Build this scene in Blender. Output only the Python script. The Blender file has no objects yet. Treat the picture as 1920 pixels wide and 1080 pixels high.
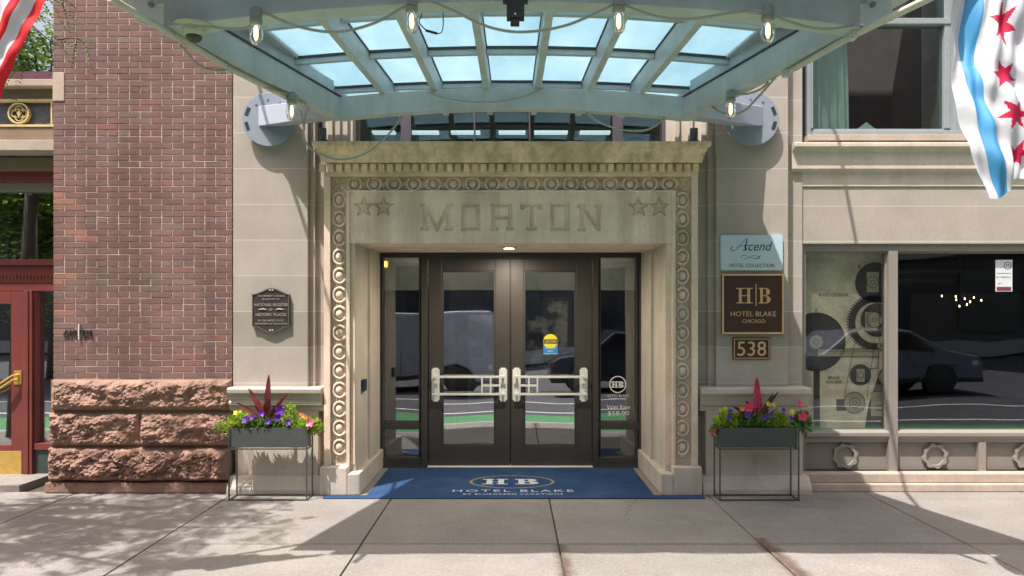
import bpy, math, random
from mathutils import Vector, noise
random.seed(7)
R = math.radians
# ---------------------------------------------------------------- camera
scene = bpy.context.scene
CY, CH, F = -7.0, 1.65, 1400.0
cam_d = bpy.data.cameras.new("camera")
cam = bpy.data.objects.new("camera", cam_d)
scene.collection.objects.link(cam)
cam.location = (0, CY, CH)
cam.rotation_euler = (R(90), 0, 0)
cam_d.sensor_width = 36.0
cam_d.lens = F/1920*36
cam_d.shift_y = -(540-592)/1920*1.0
cam_d.clip_end = 500
scene.camera = cam
# ---------------------------------------------------------------- world + sun
SUN = Vector((0.86, 1.0, -2.8)).normalized()          # the way the light travels
elev = math.asin(-SUN.z)
azim = math.atan2(-SUN.x, -SUN.y)                      # towards the sun, clockwise from +y
w = bpy.data.worlds.new("World"); scene.world = w; w.use_nodes = True
nt = w.node_tree
sky = nt.nodes.new("ShaderNodeTexSky"); sky.sky_type = 'NISHITA'; sky.sun_disc = False
sky.sun_elevation = elev; sky.sun_rotation = azim
sky.air_density = 1.0; sky.dust_density = 3.0; sky.ozone_density = 1.0
bg = nt.nodes["Background"]; bg.inputs["Strength"].default_value = 0.115
warm = nt.nodes.new("ShaderNodeMix"); warm.data_type = 'RGBA'; warm.blend_type = 'MULTIPLY'
warm.inputs[0].default_value = 1.0; warm.inputs[7].default_value = (1.14, 1.0, 0.84, 1)   # white balance of the day
nt.links.new(sky.outputs[0], warm.inputs[6]); nt.links.new(warm.outputs[2], bg.inputs[0])
sd = bpy.data.lights.new("sun", 'SUN'); sd.energy = 3.0; sd.angle = R(0.5); sd.color = (1.0, 0.955, 0.91)
so = bpy.data.objects.new("sun", sd); scene.collection.objects.link(so)
so.rotation_euler = SUN.to_track_quat('-Z', 'Y').to_euler()
so.location = (-6, -8, 20)
scene.view_settings.view_transform = 'Standard'; scene.view_settings.look = 'None'
scene.view_settings.gamma = 1.0; scene.view_settings.exposure = 1.36
scene.cycles.max_bounces = 8; scene.cycles.diffuse_bounces = 5
scene.cycles.transparent_max_bounces = 12

# ---------------------------------------------------------------- helpers
COL = scene.collection
def wx(px, y=0.0): return (px-960)*(y-CY)/F            # surveyed position across, at distance y
def wz(py, y=0.0): return CH+(592-py)*(y-CY)/F         # surveyed height, at distance y
LOC = {}
def empty(name, label, cat, loc=(0,0,0), group=None, kind=None):
    o = bpy.data.objects.new(name, None); COL.objects.link(o)
    o.location = loc; o.empty_display_size = 0.1; LOC[o] = Vector(loc)
    tag(o, label, cat, group, kind); return o
def tag(o, label=None, cat=None, group=None, kind=None):
    if label: o['label'] = label
    if cat: o['category'] = cat
    if group: o['group'] = group
    if kind: o['kind'] = kind
    return o

class MB:
    def __init__(s): s.v = []; s.f = []; s.c = []; s.m = []; s.mi = 0; s.col = (1,1,1)
    def poly(s, idx): s.f.append(tuple(idx)); s.c.append(s.col); s.m.append(s.mi)
    def box(s, x0, x1, y0, y1, z0, z1):
        if x0 > x1: x0, x1 = x1, x0
        if y0 > y1: y0, y1 = y1, y0
        if z0 > z1: z0, z1 = z1, z0
        n = len(s.v)
        s.v += [(x0,y0,z0),(x1,y0,z0),(x1,y1,z0),(x0,y1,z0),(x0,y0,z1),(x1,y0,z1),(x1,y1,z1),(x0,y1,z1)]
        for q in ((0,3,2,1),(4,5,6,7),(0,1,5,4),(1,2,6,5),(2,3,7,6),(3,0,4,7)): s.poly([n+i for i in q])
        return s
    def prism(s, pts, off):                             # closed polygon pts (3-D) pushed by off
        n = len(s.v); k = len(pts); off = Vector(off)
        s.v += [tuple(p) for p in pts]; s.v += [tuple(Vector(p)+off) for p in pts]
        s.poly([n+i for i in range(k)]); s.poly([n+k+i for i in reversed(range(k))])
        for i in range(k):
            j = (i+1) % k; s.poly([n+j, n+i, n+k+i, n+k+j])
        return s
    def bar(s, a, b, w, h, up=(0,0,1)):                 # box beam from a to b
        a = Vector(a); b = Vector(b); d = (b-a).normalized(); u = Vector(up)
        sd_ = d.cross(u).normalized(); u = sd_.cross(d).normalized()
        pts = [a+sd_*w/2+u*h/2, a-sd_*w/2+u*h/2, a-sd_*w/2-u*h/2, a+sd_*w/2-u*h/2]
        return s.prism(pts, b-a)
    def tube(s, pts, r, n=8, caps=True):
        pts = [Vector(p) for p in pts]; base = len(s.v); m = len(pts)
        rs = r if isinstance(r, (list, tuple)) else [r]*m
        prev = None
        for i, p in enumerate(pts):
            d = (pts[min(i+1, m-1)]-pts[max(i-1, 0)]).normalized()
            if prev is None:
                a = d.orthogonal().normalized()
            else:
                a = (prev-d*prev.dot(d))
                a = a.normalized() if a.length > 1e-6 else d.orthogonal().normalized()
            prev = a; b = d.cross(a)
            for k in range(n):
                t = 2*math.pi*k/n
                s.v.append(tuple(p+(a*math.cos(t)+b*math.sin(t))*rs[i]))
        for i in range(m-1):
            for k in range(n):
                k2 = (k+1) % n
                s.poly([base+i*n+k, base+i*n+k2, base+(i+1)*n+k2, base+(i+1)*n+k])
        if caps:
            s.poly([base+k for k in reversed(range(n))]); s.poly([base+(m-1)*n+k for k in range(n)])
        return s
    def lathe(s, c, prof, axis='z', n=16):              # prof: (radius, along)
        c = Vector(c); base = len(s.v); m = len(prof)
        for (r, h) in prof:
            for k in range(n):
                t = 2*math.pi*k/n; a, b = r*math.cos(t), r*math.sin(t)
                p = {'z': (a,b,h), 'y': (a,h,b), 'x': (h,a,b)}[axis]
                s.v.append(tuple(c+Vector(p)))
        for i in range(m-1):
            for k in range(n):
                k2 = (k+1) % n
                s.poly([base+i*n+k, base+i*n+k2, base+(i+1)*n+k2, base+(i+1)*n+k])
        s.poly([base+k for k in reversed(range(n))]); s.poly([base+(m-1)*n+k for k in range(n)])
        return s
    def ball(s, c, rx, ry, rz, n=12, m=8):
        prof = []
        base = len(s.v)
        for i in range(m+1):
            t = math.pi*i/m
            for k in range(n):
                q = 2*math.pi*k/n
                s.v.append((c[0]+rx*math.sin(t)*math.cos(q), c[1]+ry*math.sin(t)*math.sin(q), c[2]+rz*math.cos(t)))
        for i in range(m):
            for k in range(n):
                k2 = (k+1) % n
                s.poly([base+i*n+k, base+(i+1)*n+k, base+(i+1)*n+k2, base+i*n+k2])
        return s
    def disc(s, c, r, y1=None, n=32, a=1.0):            # disc facing the street, thickness towards +y
        y1 = c[1]+0.002 if y1 is None else y1
        pts = [(c[0]+r*a*math.cos(2*math.pi*k/n), c[1], c[2]+r*math.sin(2*math.pi*k/n)) for k in range(n)]
        return s.prism(pts, (0, y1-c[1], 0))
    def ring(s, c, r0, r1, th=0.003, n=40, a0=0, a1=360, rz=1.0):
        base = len(s.v); full = (a1-a0) >= 360
        for k in range(n+1):
            t = R(a0+(a1-a0)*k/n)
            for (r, y) in ((r0, c[1]), (r1, c[1]), (r1, c[1]+th), (r0, c[1]+th)):
                s.v.append((c[0]+r*math.cos(t), y, c[2]+r*rz*math.sin(t)))
        for k in range(n):
            for q in range(4):
                q2 = (q+1) % 4
                s.poly([base+k*4+q, base+k*4+q2, base+(k+1)*4+q2, base+(k+1)*4+q])
        if not full:
            s.poly([base+3, base+2, base+1, base]); s.poly([base+n*4+q for q in range(4)])
        return s
    def grid(s, nu, nv, fn):
        base = len(s.v)
        for j in range(nv+1):
            for i in range(nu+1): s.v.append(tuple(fn(i/nu, j/nv)))
        for j in range(nv):
            for i in range(nu):
                a = base+j*(nu+1)+i
                s.poly([a, a+1, a+nu+2, a+nu+1])
        return s
    def text(s, body, cx, y, cz, width=None, size=0.1, th=0.002, shear=0.0, h=None, align='CENTER', space=1.0):
        cu = bpy.data.curves.new("t", 'FONT'); cu.body = body; cu.size = 1.0; cu.align_x = 'LEFT'
        cu.shear = shear; cu.resolution_u = 3; cu.space_character = space
        ob = bpy.data.objects.new("t", cu); COL.objects.link(ob)
        dg = bpy.context.evaluated_depsgraph_get(); dg.update()
        me = bpy.data.meshes.new_from_object(ob.evaluated_get(dg))
        vs = [v.co.copy() for v in me.vertices]
        fs = [tuple(p.vertices) for p in me.polygons]
        bpy.data.objects.remove(ob); bpy.data.curves.remove(cu); bpy.data.meshes.remove(me)
        x0 = min(v.x for v in vs); x1 = max(v.x for v in vs); z0 = min(v.y for v in vs); z1 = max(v.y for v in vs)
        kx = (width/(x1-x0)) if width else size
        kz = (h/(z1-z0)) if h else kx
        b = len(s.v)
        ox = cx-(x0+x1)/2*kx if align == 'CENTER' else cx-x0*kx
        for v in vs: s.v.append((ox+v.x*kx, y, cz+(v.y-(z0+z1)/2)*kz))
        b2 = len(s.v)
        for v in vs: s.v.append((ox+v.x*kx, y+th, cz+(v.y-(z0+z1)/2)*kz))
        edges = {}
        for f in fs:
            s.poly([b+i for i in f]); s.poly([b2+i for i in reversed(f)])
            for i in range(len(f)):
                e = (f[i], f[(i+1) % len(f)]); k = tuple(sorted(e)); edges.setdefault(k, []).append(e)
        for k, e in edges.items():
            if len(e) == 1:
                i, j = e[0]; s.poly([b+j, b+i, b2+i, b2+j])
        return s
    def build(s, name, mats, parent=None, smooth=False, bevel=0, flat=False, merge=False, angle=35):
        off = Vector((0,0,0))
        p = parent
        while p is not None:
            off += Vector(p.location); p = p.parent
        me = bpy.data.meshes.new(name)
        me.from_pydata([(a-off.x, b-off.y, c-off.z) for a, b, c in s.v], [], s.f)
        if not isinstance(mats, (list, tuple)): mats = [mats]
        for m in mats: me.materials.append(m)
        if len(mats) > 1: me.polygons.foreach_set("material_index", s.m)
        if any(c != (1,1,1) for c in s.c):
            at = me.color_attributes.new("tint", 'FLOAT_COLOR', 'CORNER')
            buf = []
            for f, c in zip(s.f, s.c): buf += [c[0], c[1], c[2], 1.0]*len(f)
            at.data.foreach_set("color", buf)
        if smooth: me.polygons.foreach_set("use_smooth", [True]*len(me.polygons))
        me.update()
        o = bpy.data.objects.new(name, me); COL.objects.link(o)
        if parent is not None: o.parent = parent
        if bevel:
            b = o.modifiers.new("bevel", 'BEVEL'); b.width = bevel; b.segments = 2; b.limit_method = 'ANGLE'
            b.angle_limit = R(angle)
        return o

# ---------------------------------------------------------------- materials
def new_mat(name):
    m = bpy.data.materials.new(name); m.use_nodes = True
    return m, m.node_tree.nodes, m.node_tree.links, m.node_tree.nodes["Principled BSDF"]
def N(nodes, t, **kw):
    n = nodes.new(t)
    for k, v in kw.items(): setattr(n, k, v)
    return n
def pos_noise(nodes, links, scale, stretch=(1,1,1), detail=4, rough=0.6):
    g = N(nodes, "ShaderNodeNewGeometry"); mp = N(nodes, "ShaderNodeMapping")
    mp.inputs["Scale"].default_value = stretch
    links.new(g.outputs["Position"], mp.inputs[0])
    n = N(nodes, "ShaderNodeTexNoise"); n.inputs["Scale"].default_value = scale
    n.inputs["Detail"].default_value = detail; n.inputs["Roughness"].default_value = rough
    links.new(mp.outputs[0], n.inputs["Vector"]); return n
def ramp(nodes, links, src, a, b, ca=(0,0,0,1), cb=(1,1,1,1)):
    r = N(nodes, "ShaderNodeValToRGB"); r.color_ramp.elements[0].position = a; r.color_ramp.elements[1].position = b
    r.color_ramp.elements[0].color = ca; r.color_ramp.elements[1].color = cb
    links.new(src, r.inputs[0]); return r
def mix(nodes, links, fac, a, b, mode='MIX'):
    n = N(nodes, "ShaderNodeMix", data_type='RGBA', blend_type=mode)
    for k, v in ((0, fac), (6, a), (7, b)):
        if isinstance(v, (int, float)): n.inputs[k].default_value = v
        elif isinstance(v, tuple): n.inputs[k].default_value = (v+(1,))[:4]
        else: links.new(v, n.inputs[k])
    return n.outputs[2]
def math_n(nodes, links, op, a, b=None, c=None):
    n = N(nodes, "ShaderNodeMath", operation=op)
    for k, v in enumerate((a, b, c)):
        if v is None: continue
        if isinstance(v, (int, float)): n.inputs[k].default_value = v
        else: links.new(v, n.inputs[k])
    return n.outputs[0]
def c3(c, k): return tuple(min(1, x*k) for x in c)
def solid(name, col, rough=0.6, metal=0.0, var=0.15, scale=6, bump=0.0, bscale=80, stain=None, stain_amt=0.5, streak=None,
          streak_amt=0.4, tint=False, joints=None, spec=0.5, fine=0.12, streak_col=None):
    m, n, l, p = new_mat(name)
    big = pos_noise(n, l, scale, detail=5)
    col_s = mix(n, l, ramp(n, l, big.outputs[0], 0.3, 0.7).outputs[0], c3(col, 1-var), c3(col, 1+var))
    fi = pos_noise(n, l, bscale, detail=3)
    if fine:
        col_s = mix(n, l, 1.0, col_s, ramp(n, l, fi.outputs[0], 0.3, 0.7, (1-fine,)*3+(1,), (1+fine,)*3+(1,)).outputs[0], 'MULTIPLY')
    if stain:
        st = pos_noise(n, l, scale*0.45, detail=8, rough=0.7)
        f = math_n(n, l, 'MULTIPLY', ramp(n, l, st.outputs[0], 0.48, 0.72).outputs[0], stain_amt)
        col_s = mix(n, l, f, col_s, stain)
    if streak:
        st = pos_noise(n, l, 1.0, stretch=(streak, streak, streak*0.07), detail=5, rough=0.65)
        f = math_n(n, l, 'MULTIPLY', ramp(n, l, st.outputs[0], 0.45, 0.7).outputs[0], streak_amt)
        col_s = mix(n, l, f, col_s, streak_col or c3(col, 0.5))
    if joints:
        g = N(n, "ShaderNodeNewGeometry"); sp = N(n, "ShaderNodeSeparateXYZ"); l.new(g.outputs["Position"], sp.inputs[0])
        h, z0, wdt, jc = joints
        fr = math_n(n, l, 'FRACT', math_n(n, l, 'DIVIDE', math_n(n, l, 'SUBTRACT', sp.outputs[2], z0-wdt/2), h))
        ln = math_n(n, l, 'LESS_THAN', fr, wdt/h)
        fl = math_n(n, l, 'FLOOR', math_n(n, l, 'DIVIDE', math_n(n, l, 'SUBTRACT', sp.outputs[2], z0), h))
        wn = N(n, "ShaderNodeTexWhiteNoise", noise_dimensions='1D'); l.new(fl, wn.inputs["W"])
        rr = ramp(n, l, wn.outputs["Value"], 0, 1, (0.84,0.83,0.80,1), (1.09,1.08,1.08,1))
        col_s = mix(n, l, 1.0, col_s, rr.outputs[0], 'MULTIPLY')
        col_s = mix(n, l, math_n(n, l, 'MULTIPLY', ln, 0.6), col_s, jc)
    if tint:
        at = N(n, "ShaderNodeVertexColor"); at.layer_name = "tint"
        col_s = mix(n, l, 1.0, col_s, at.outputs[0], 'MULTIPLY')
    l.new(col_s, p.inputs["Base Color"])
    p.inputs["Roughness"].default_value = rough; p.inputs["Metallic"].default_value = metal
    p.inputs["Specular IOR Level"].default_value = spec
    if bump:
        b = N(n, "ShaderNodeBump"); b.inputs["Strength"].default_value = bump; b.inputs["Distance"].default_value = 0.01
        l.new(fi.outputs[0], b.inputs["Height"]); l.new(b.outputs[0], p.inputs["Normal"])
    return m
def plain(name, col, rough=0.5, metal=0.0, emit=0, spec=0.5):
    m, n, l, p = new_mat(name)
    p.inputs["Base Color"].default_value = tuple(col)+(1,)
    p.inputs["Roughness"].default_value = rough; p.inputs["Metallic"].default_value = metal
    p.inputs["Specular IOR Level"].default_value = spec
    if emit: p.inputs["Emission Color"].default_value = tuple(col)+(1,); p.inputs["Emission Strength"].default_value = emit
    return m
def glass_mat(name, tint=(0.7,0.75,0.74), refl=0.2, wav=0.15, rough=0.0, wscale=0.9):
    m, n, l, p = new_mat(name); n.remove(p)
    out = n["Material Output"]
    t = N(n, "ShaderNodeBsdfTransparent"); t.inputs[0].default_value = tuple(tint)+(1,)
    g = N(n, "ShaderNodeBsdfGlossy"); g.inputs["Roughness"].default_value = rough; g.inputs[0].default_value = (0.95,0.97,1,1)
    if wav:
        ns = pos_noise(n, l, wscale, detail=1); b = N(n, "ShaderNodeBump"); b.inputs["Strength"].default_value = wav
        b.inputs["Distance"].default_value = 0.02; l.new(ns.outputs[0], b.inputs["Height"]); l.new(b.outputs[0], g.inputs["Normal"])
    mx = N(n, "ShaderNodeMixShader"); lw = N(n, "ShaderNodeFresnel"); lw.inputs[0].default_value = 1.5
    f = math_n(n, l, 'ADD', math_n(n, l, 'MULTIPLY', lw.outputs[0], 0.8), refl)
    l.new(f, mx.inputs[0]); l.new(t.outputs[0], mx.inputs[1]); l.new(g.outputs[0], mx.inputs[2]); l.new(mx.outputs[0], out.inputs[0])
    return m
def frosted(name):
    m, n, l, p = new_mat(name); n.remove(p); out = n["Material Output"]
    ns = pos_noise(n, l, 1.6, stretch=(1,0.4,1), detail=7, rough=0.7)
    c = mix(n, l, ramp(n, l, ns.outputs[0], 0.35, 0.7).outputs[0], (0.38,0.53,0.60), (0.54,0.665,0.725))
    t = N(n, "ShaderNodeBsdfTranslucent"); l.new(c, t.inputs[0])
    d = N(n, "ShaderNodeBsdfDiffuse"); d.inputs[0].default_value = (0.6,0.75,0.78,1)
    g = N(n, "ShaderNodeBsdfGlossy"); g.inputs["Roughness"].default_value = 0.15
    a = N(n, "ShaderNodeMixShader"); a.inputs[0].default_value = 0.12; l.new(t.outputs[0], a.inputs[1]); l.new(d.outputs[0], a.inputs[2])
    b = N(n, "ShaderNodeMixShader"); b.inputs[0].default_value = 0.05; l.new(a.outputs[0], b.inputs[1]); l.new(g.outputs[0], b.inputs[2])
    l.new(b.outputs[0], out.inputs[0]); return m
def leaf_mat(name, col, tint=False, trans=0.35):
    m, n, l, p = new_mat(name); out = n["Material Output"]
    ns = pos_noise(n, l, 9, detail=2)
    cs = mix(n, l, ramp(n, l, ns.outputs[0], 0.35, 0.65).outputs[0], c3(col, 0.65), c3(col, 1.35))
    if tint:
        at = N(n, "ShaderNodeVertexColor"); at.layer_name = "tint"; cs = mix(n, l, 1.0, cs, at.outputs[0], 'MULTIPLY')
    l.new(cs, p.inputs["Base Color"]); p.inputs["Roughness"].default_value = 0.5
    t = N(n, "ShaderNodeBsdfTranslucent"); l.new(cs, t.inputs[0])
    mx = N(n, "ShaderNodeMixShader"); mx.inputs[0].default_value = trans
    l.new(p.outputs[0], mx.inputs[1]); l.new(t.outputs[0], mx.inputs[2]); l.new(mx.outputs[0], out.inputs[0]); return m

def cloth(name, col):
    m, n, l, p = new_mat(name); out = n["Material Output"]
    ns = pos_noise(n, l, 600, detail=1)
    cs = mix(n, l, ns.outputs[0], c3(col, 0.92), c3(col, 1.05))
    l.new(cs, p.inputs["Base Color"]); p.inputs["Roughness"].default_value = 0.6
    t = N(n, "ShaderNodeBsdfTranslucent"); l.new(cs, t.inputs[0])
    mx = N(n, "ShaderNodeMixShader"); mx.inputs[0].default_value = 0.3
    l.new(p.outputs[0], mx.inputs[1]); l.new(t.outputs[0], mx.inputs[2]); l.new(mx.outputs[0], out.inputs[0]); return m
LIME = (0.38, 0.337, 0.305)
M = {}
M['lime'] = solid("limestone", LIME, 0.85, var=0.10, scale=3, bump=0.25, bscale=120, stain=(0.36,0.33,0.26), stain_amt=0.45,
                  streak=5, streak_amt=0.35, streak_col=(0.33,0.30,0.23), joints=(0.335, 0.015, 0.007, (0.62,0.57,0.50)))
M['lime_plain'] = solid("limestone_smooth", (0.56,0.49,0.415), 0.85, var=0.10, scale=3, bump=0.25, bscale=120, stain=(0.34,0.31,0.24), stain_amt=0.5,
                  streak=5, streak_amt=0.4, streak_col=(0.33,0.30,0.23))
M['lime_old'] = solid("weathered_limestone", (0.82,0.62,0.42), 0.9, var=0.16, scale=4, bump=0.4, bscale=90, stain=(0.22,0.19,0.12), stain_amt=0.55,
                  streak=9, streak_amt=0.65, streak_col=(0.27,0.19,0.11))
M['frieze'] = solid("lightened_frieze_limestone", (0.84,0.665,0.53), 0.9, var=0.13, scale=3, bump=0.3, bscale=90, stain=(0.48,0.36,0.25), stain_amt=0.45,
                  streak=6, streak_amt=0.5, streak_col=(0.44,0.31,0.21))  # same limestone, colour lightened to offset the canopy's shade
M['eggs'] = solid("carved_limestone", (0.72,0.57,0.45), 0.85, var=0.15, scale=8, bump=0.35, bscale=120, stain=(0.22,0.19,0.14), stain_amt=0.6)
M['mortar'] = solid("mortar", (0.52,0.40,0.36), 0.95, var=0.25, scale=5, bump=0.3)
M['brick'] = solid("brick", (0.195,0.105,0.092), 0.85, var=0.2, scale=1.6, bump=0.5, bscale=110, tint=True, fine=0.22, streak=2.6, streak_amt=0.6, streak_col=(0.085,0.042,0.036), stain=(0.22,0.14,0.125), stain_amt=0.45)
M['sandstone'] = solid("rock_faced_sandstone", (0.31,0.19,0.145), 0.92, var=0.28, scale=6, bump=1.0, bscale=60, stain=(0.27,0.16,0.10), stain_amt=0.5, fine=0.2)
M['canopy'] = solid("canopy_paint", (0.50,0.535,0.545), 0.45, var=0.09, scale=5, bump=0.05, bscale=200, fine=0.06, stain=(0.29,0.32,0.31), stain_amt=0.35, streak=9, streak_amt=0.25, streak_col=(0.29,0.32,0.31))
M['steel'] = solid("bracket_paint", (0.23,0.265,0.325), 0.5, var=0.06, scale=4, fine=0.03)
M['lit_bracket_paint'] = solid("lit_bracket_paint", (0.40,0.43,0.52), 0.5, var=0.06, scale=4, fine=0.03)  # bracket paint lightened to carry the light falling on the arms
M['white_metal'] = solid("white_plate_paint", (0.72,0.74,0.80), 0.45, var=0.04, fine=0.02)
M['dark_hole'] = plain("dark_slot", (0.02,0.025,0.02), 0.8)
M['cgrey'] = solid("conduit_grey", (0.56,0.52,0.45), 0.5, var=0.08)
M['cable'] = plain("cable_rubber", (0.36,0.355,0.31), 0.5)
M['socket'] = plain("socket_rubber", (0.26,0.28,0.25), 0.6)
M['panel_glass'] = frosted("frosted_canopy_glass")
M['bronze'] = solid("dark_bronze", (0.052,0.045,0.040), 0.40, var=0.12, scale=3, fine=0.05, spec=0.5)
M['bronze2'] = plain("dark_bronze_bead", (0.02,0.018,0.017), 0.4)
M['silver'] = solid("brushed_nickel", (0.78,0.78,0.73), 0.4, metal=0.15, var=0.08)
M['glass'] = glass_mat("door_glass", (0.86,0.88,0.88), 0.30, 0.42, wscale=0.8)
M['sideglass'] = glass_mat("sidelight_glass", (0.80,0.82,0.82), 0.12, 0.35, wscale=0.8)
M['shopglass'] = glass_mat("shop_glass", (0.97,0.98,0.98), 0.03, 0.32)
M['upglass'] = glass_mat("window_glass", (0.93,0.98,0.95), 0.03, 0.2)
M['taupe'] = solid("taupe_frame_paint", (0.25,0.222,0.195), 0.5, var=0.06, scale=3, fine=0.05)
M['taupe_d'] = solid("taupe_panel_paint", (0.225,0.20,0.175), 0.6, var=0.08, scale=3, fine=0.06)
M['winframe'] = solid("window_frame_paint", (0.27,0.30,0.31), 0.45, var=0.05)
M['violet'] = solid("mullion_paint", (0.075,0.06,0.075), 0.5, var=0.05)
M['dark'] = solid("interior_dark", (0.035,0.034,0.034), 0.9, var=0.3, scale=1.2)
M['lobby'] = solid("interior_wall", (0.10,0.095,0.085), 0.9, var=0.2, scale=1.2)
M['red'] = solid("oxblood_paint", (0.17,0.038,0.034), 0.4, var=0.12, scale=4, fine=0.08)
M['brass'] = solid("brass", (0.72,0.48,0.14), 0.35, metal=0.7, var=0.15, scale=8)
M['brown'] = solid("brown_stone_band", (0.20,0.15,0.10), 0.8, var=0.15)
M['green_d'] = solid("dark_green_metal", (0.04,0.055,0.052), 0.5, var=0.2)
M['ledge'] = solid("stone_ledge", (0.42,0.34,0.28), 0.85, var=0.1, stain=(0.25,0.2,0.16), stain_amt=0.4)
M['gold'] = solid("gold_paint", (0.58,0.44,0.22), 0.5, var=0.15, scale=12)
M['slate'] = solid("slate_blue_panel", (0.075,0.08,0.10), 0.5, var=0.4, scale=14, fine=0.2)
M['curtain'] = cloth("sheer_curtain", (0.70,0.84,0.78))
M['blackm'] = plain("black_metal", (0.03,0.032,0.03), 0.5)
M['planter'] = solid("planter_charcoal", (0.062,0.068,0.066), 0.5, var=0.12, scale=5)
M['rod'] = plain("planter_stand_metal", (0.10,0.10,0.095), 0.4, 0.5)
M['soil'] = solid("soil", (0.05,0.035,0.025), 0.95)
M['leaf_l'] = leaf_mat("lime_leaf", (0.30,0.42,0.05), tint=True)
M['leaf_g'] = leaf_mat("green_leaf", (0.12,0.25,0.05), tint=True)
M['tree_leaf'] = leaf_mat("locust_leaf", (0.07,0.14,0.03), tint=True, trans=0.12)
M['tree_far'] = leaf_mat("far_tree_leaf", (0.24,0.40,0.05), tint=True)
M['bark'] = solid("bark", (0.10,0.075,0.055), 0.95, var=0.3, scale=10, bump=0.6)
M['purple'] = leaf_mat("purple_petal", (0.10,0.01,0.30), trans=0.2)
M['pink'] = leaf_mat("pink_petal", (0.75,0.04,0.14), trans=0.2)
M['rose'] = leaf_mat("rose_petal", (0.70,0.14,0.28), trans=0.2)
M['orange'] = leaf_mat("orange_petal", (0.80,0.25,0.06), trans=0.2)
M['yellow'] = leaf_mat("yellow_petal", (0.72,0.62,0.04), trans=0.2)
M['maroon'] = leaf_mat("maroon_blade", (0.17,0.035,0.042), tint=True, trans=0.3)
M['white'] = plain("white_lettering", (0.8,0.8,0.78), 0.6)
M['sign_blue'] = solid("pale_blue_sign", (0.46,0.58,0.66), 0.4, var=0.03, fine=0.01)
M['ink'] = plain("dark_lettering", (0.03,0.035,0.05), 0.5)
M['sign_brown'] = solid("bronze_sign", (0.055,0.026,0.018), 0.42, var=0.12, fine=0.05)
M['copper'] = solid("copper_lettering", (0.72,0.46,0.25), 0.4, metal=0.3, var=0.06)
M['plaque'] = solid("plaque_bronze", (0.038,0.026,0.024), 0.5, var=0.2, scale=20, bump=0.3)
M['plaque_l'] = solid("plaque_letter_metal", (0.46,0.40,0.36), 0.5, metal=0.3)
M['f_red'] = cloth("flag_red", (0.75,0.02,0.03))
M['f_white'] = cloth("flag_white", (0.72,0.73,0.78))
M['f_blue'] = cloth("flag_blue", (0.02,0.05,0.22))
M['c_blue'] = cloth("flag_sky_blue", (0.08,0.36,0.68))
M['c_red'] = cloth("flag_star_red", (0.62,0.01,0.07))
M['mat_blue'] = solid("blue_entrance_carpet", (0.026,0.062,0.145), 0.95, var=0.15, scale=4, bump=0.5, bscale=300, fine=0.3, stain=(0.07,0.12,0.22), stain_amt=0.5, spec=0.1)
M['mat_white'] = plain("carpet_white_print", (0.50,0.53,0.57), 0.95, spec=0.1)
M['mat_gold'] = plain("carpet_gold_print", (0.45,0.42,0.20), 0.95, spec=0.1)
M['asphalt'] = solid("asphalt", (0.075,0.075,0.085), 0.9, var=0.2, scale=1.5, bump=0.4, bscale=150)
M['lane'] = solid("green_lane_paint", (0.07,0.235,0.09), 0.8, var=0.1, scale=2, bump=0.3)
M['line'] = solid("white_road_paint", (0.7,0.7,0.68), 0.7, var=0.08)
M['kerb'] = solid("kerb_concrete", (0.40,0.38,0.35), 0.9, var=0.1, bump=0.3)

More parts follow.
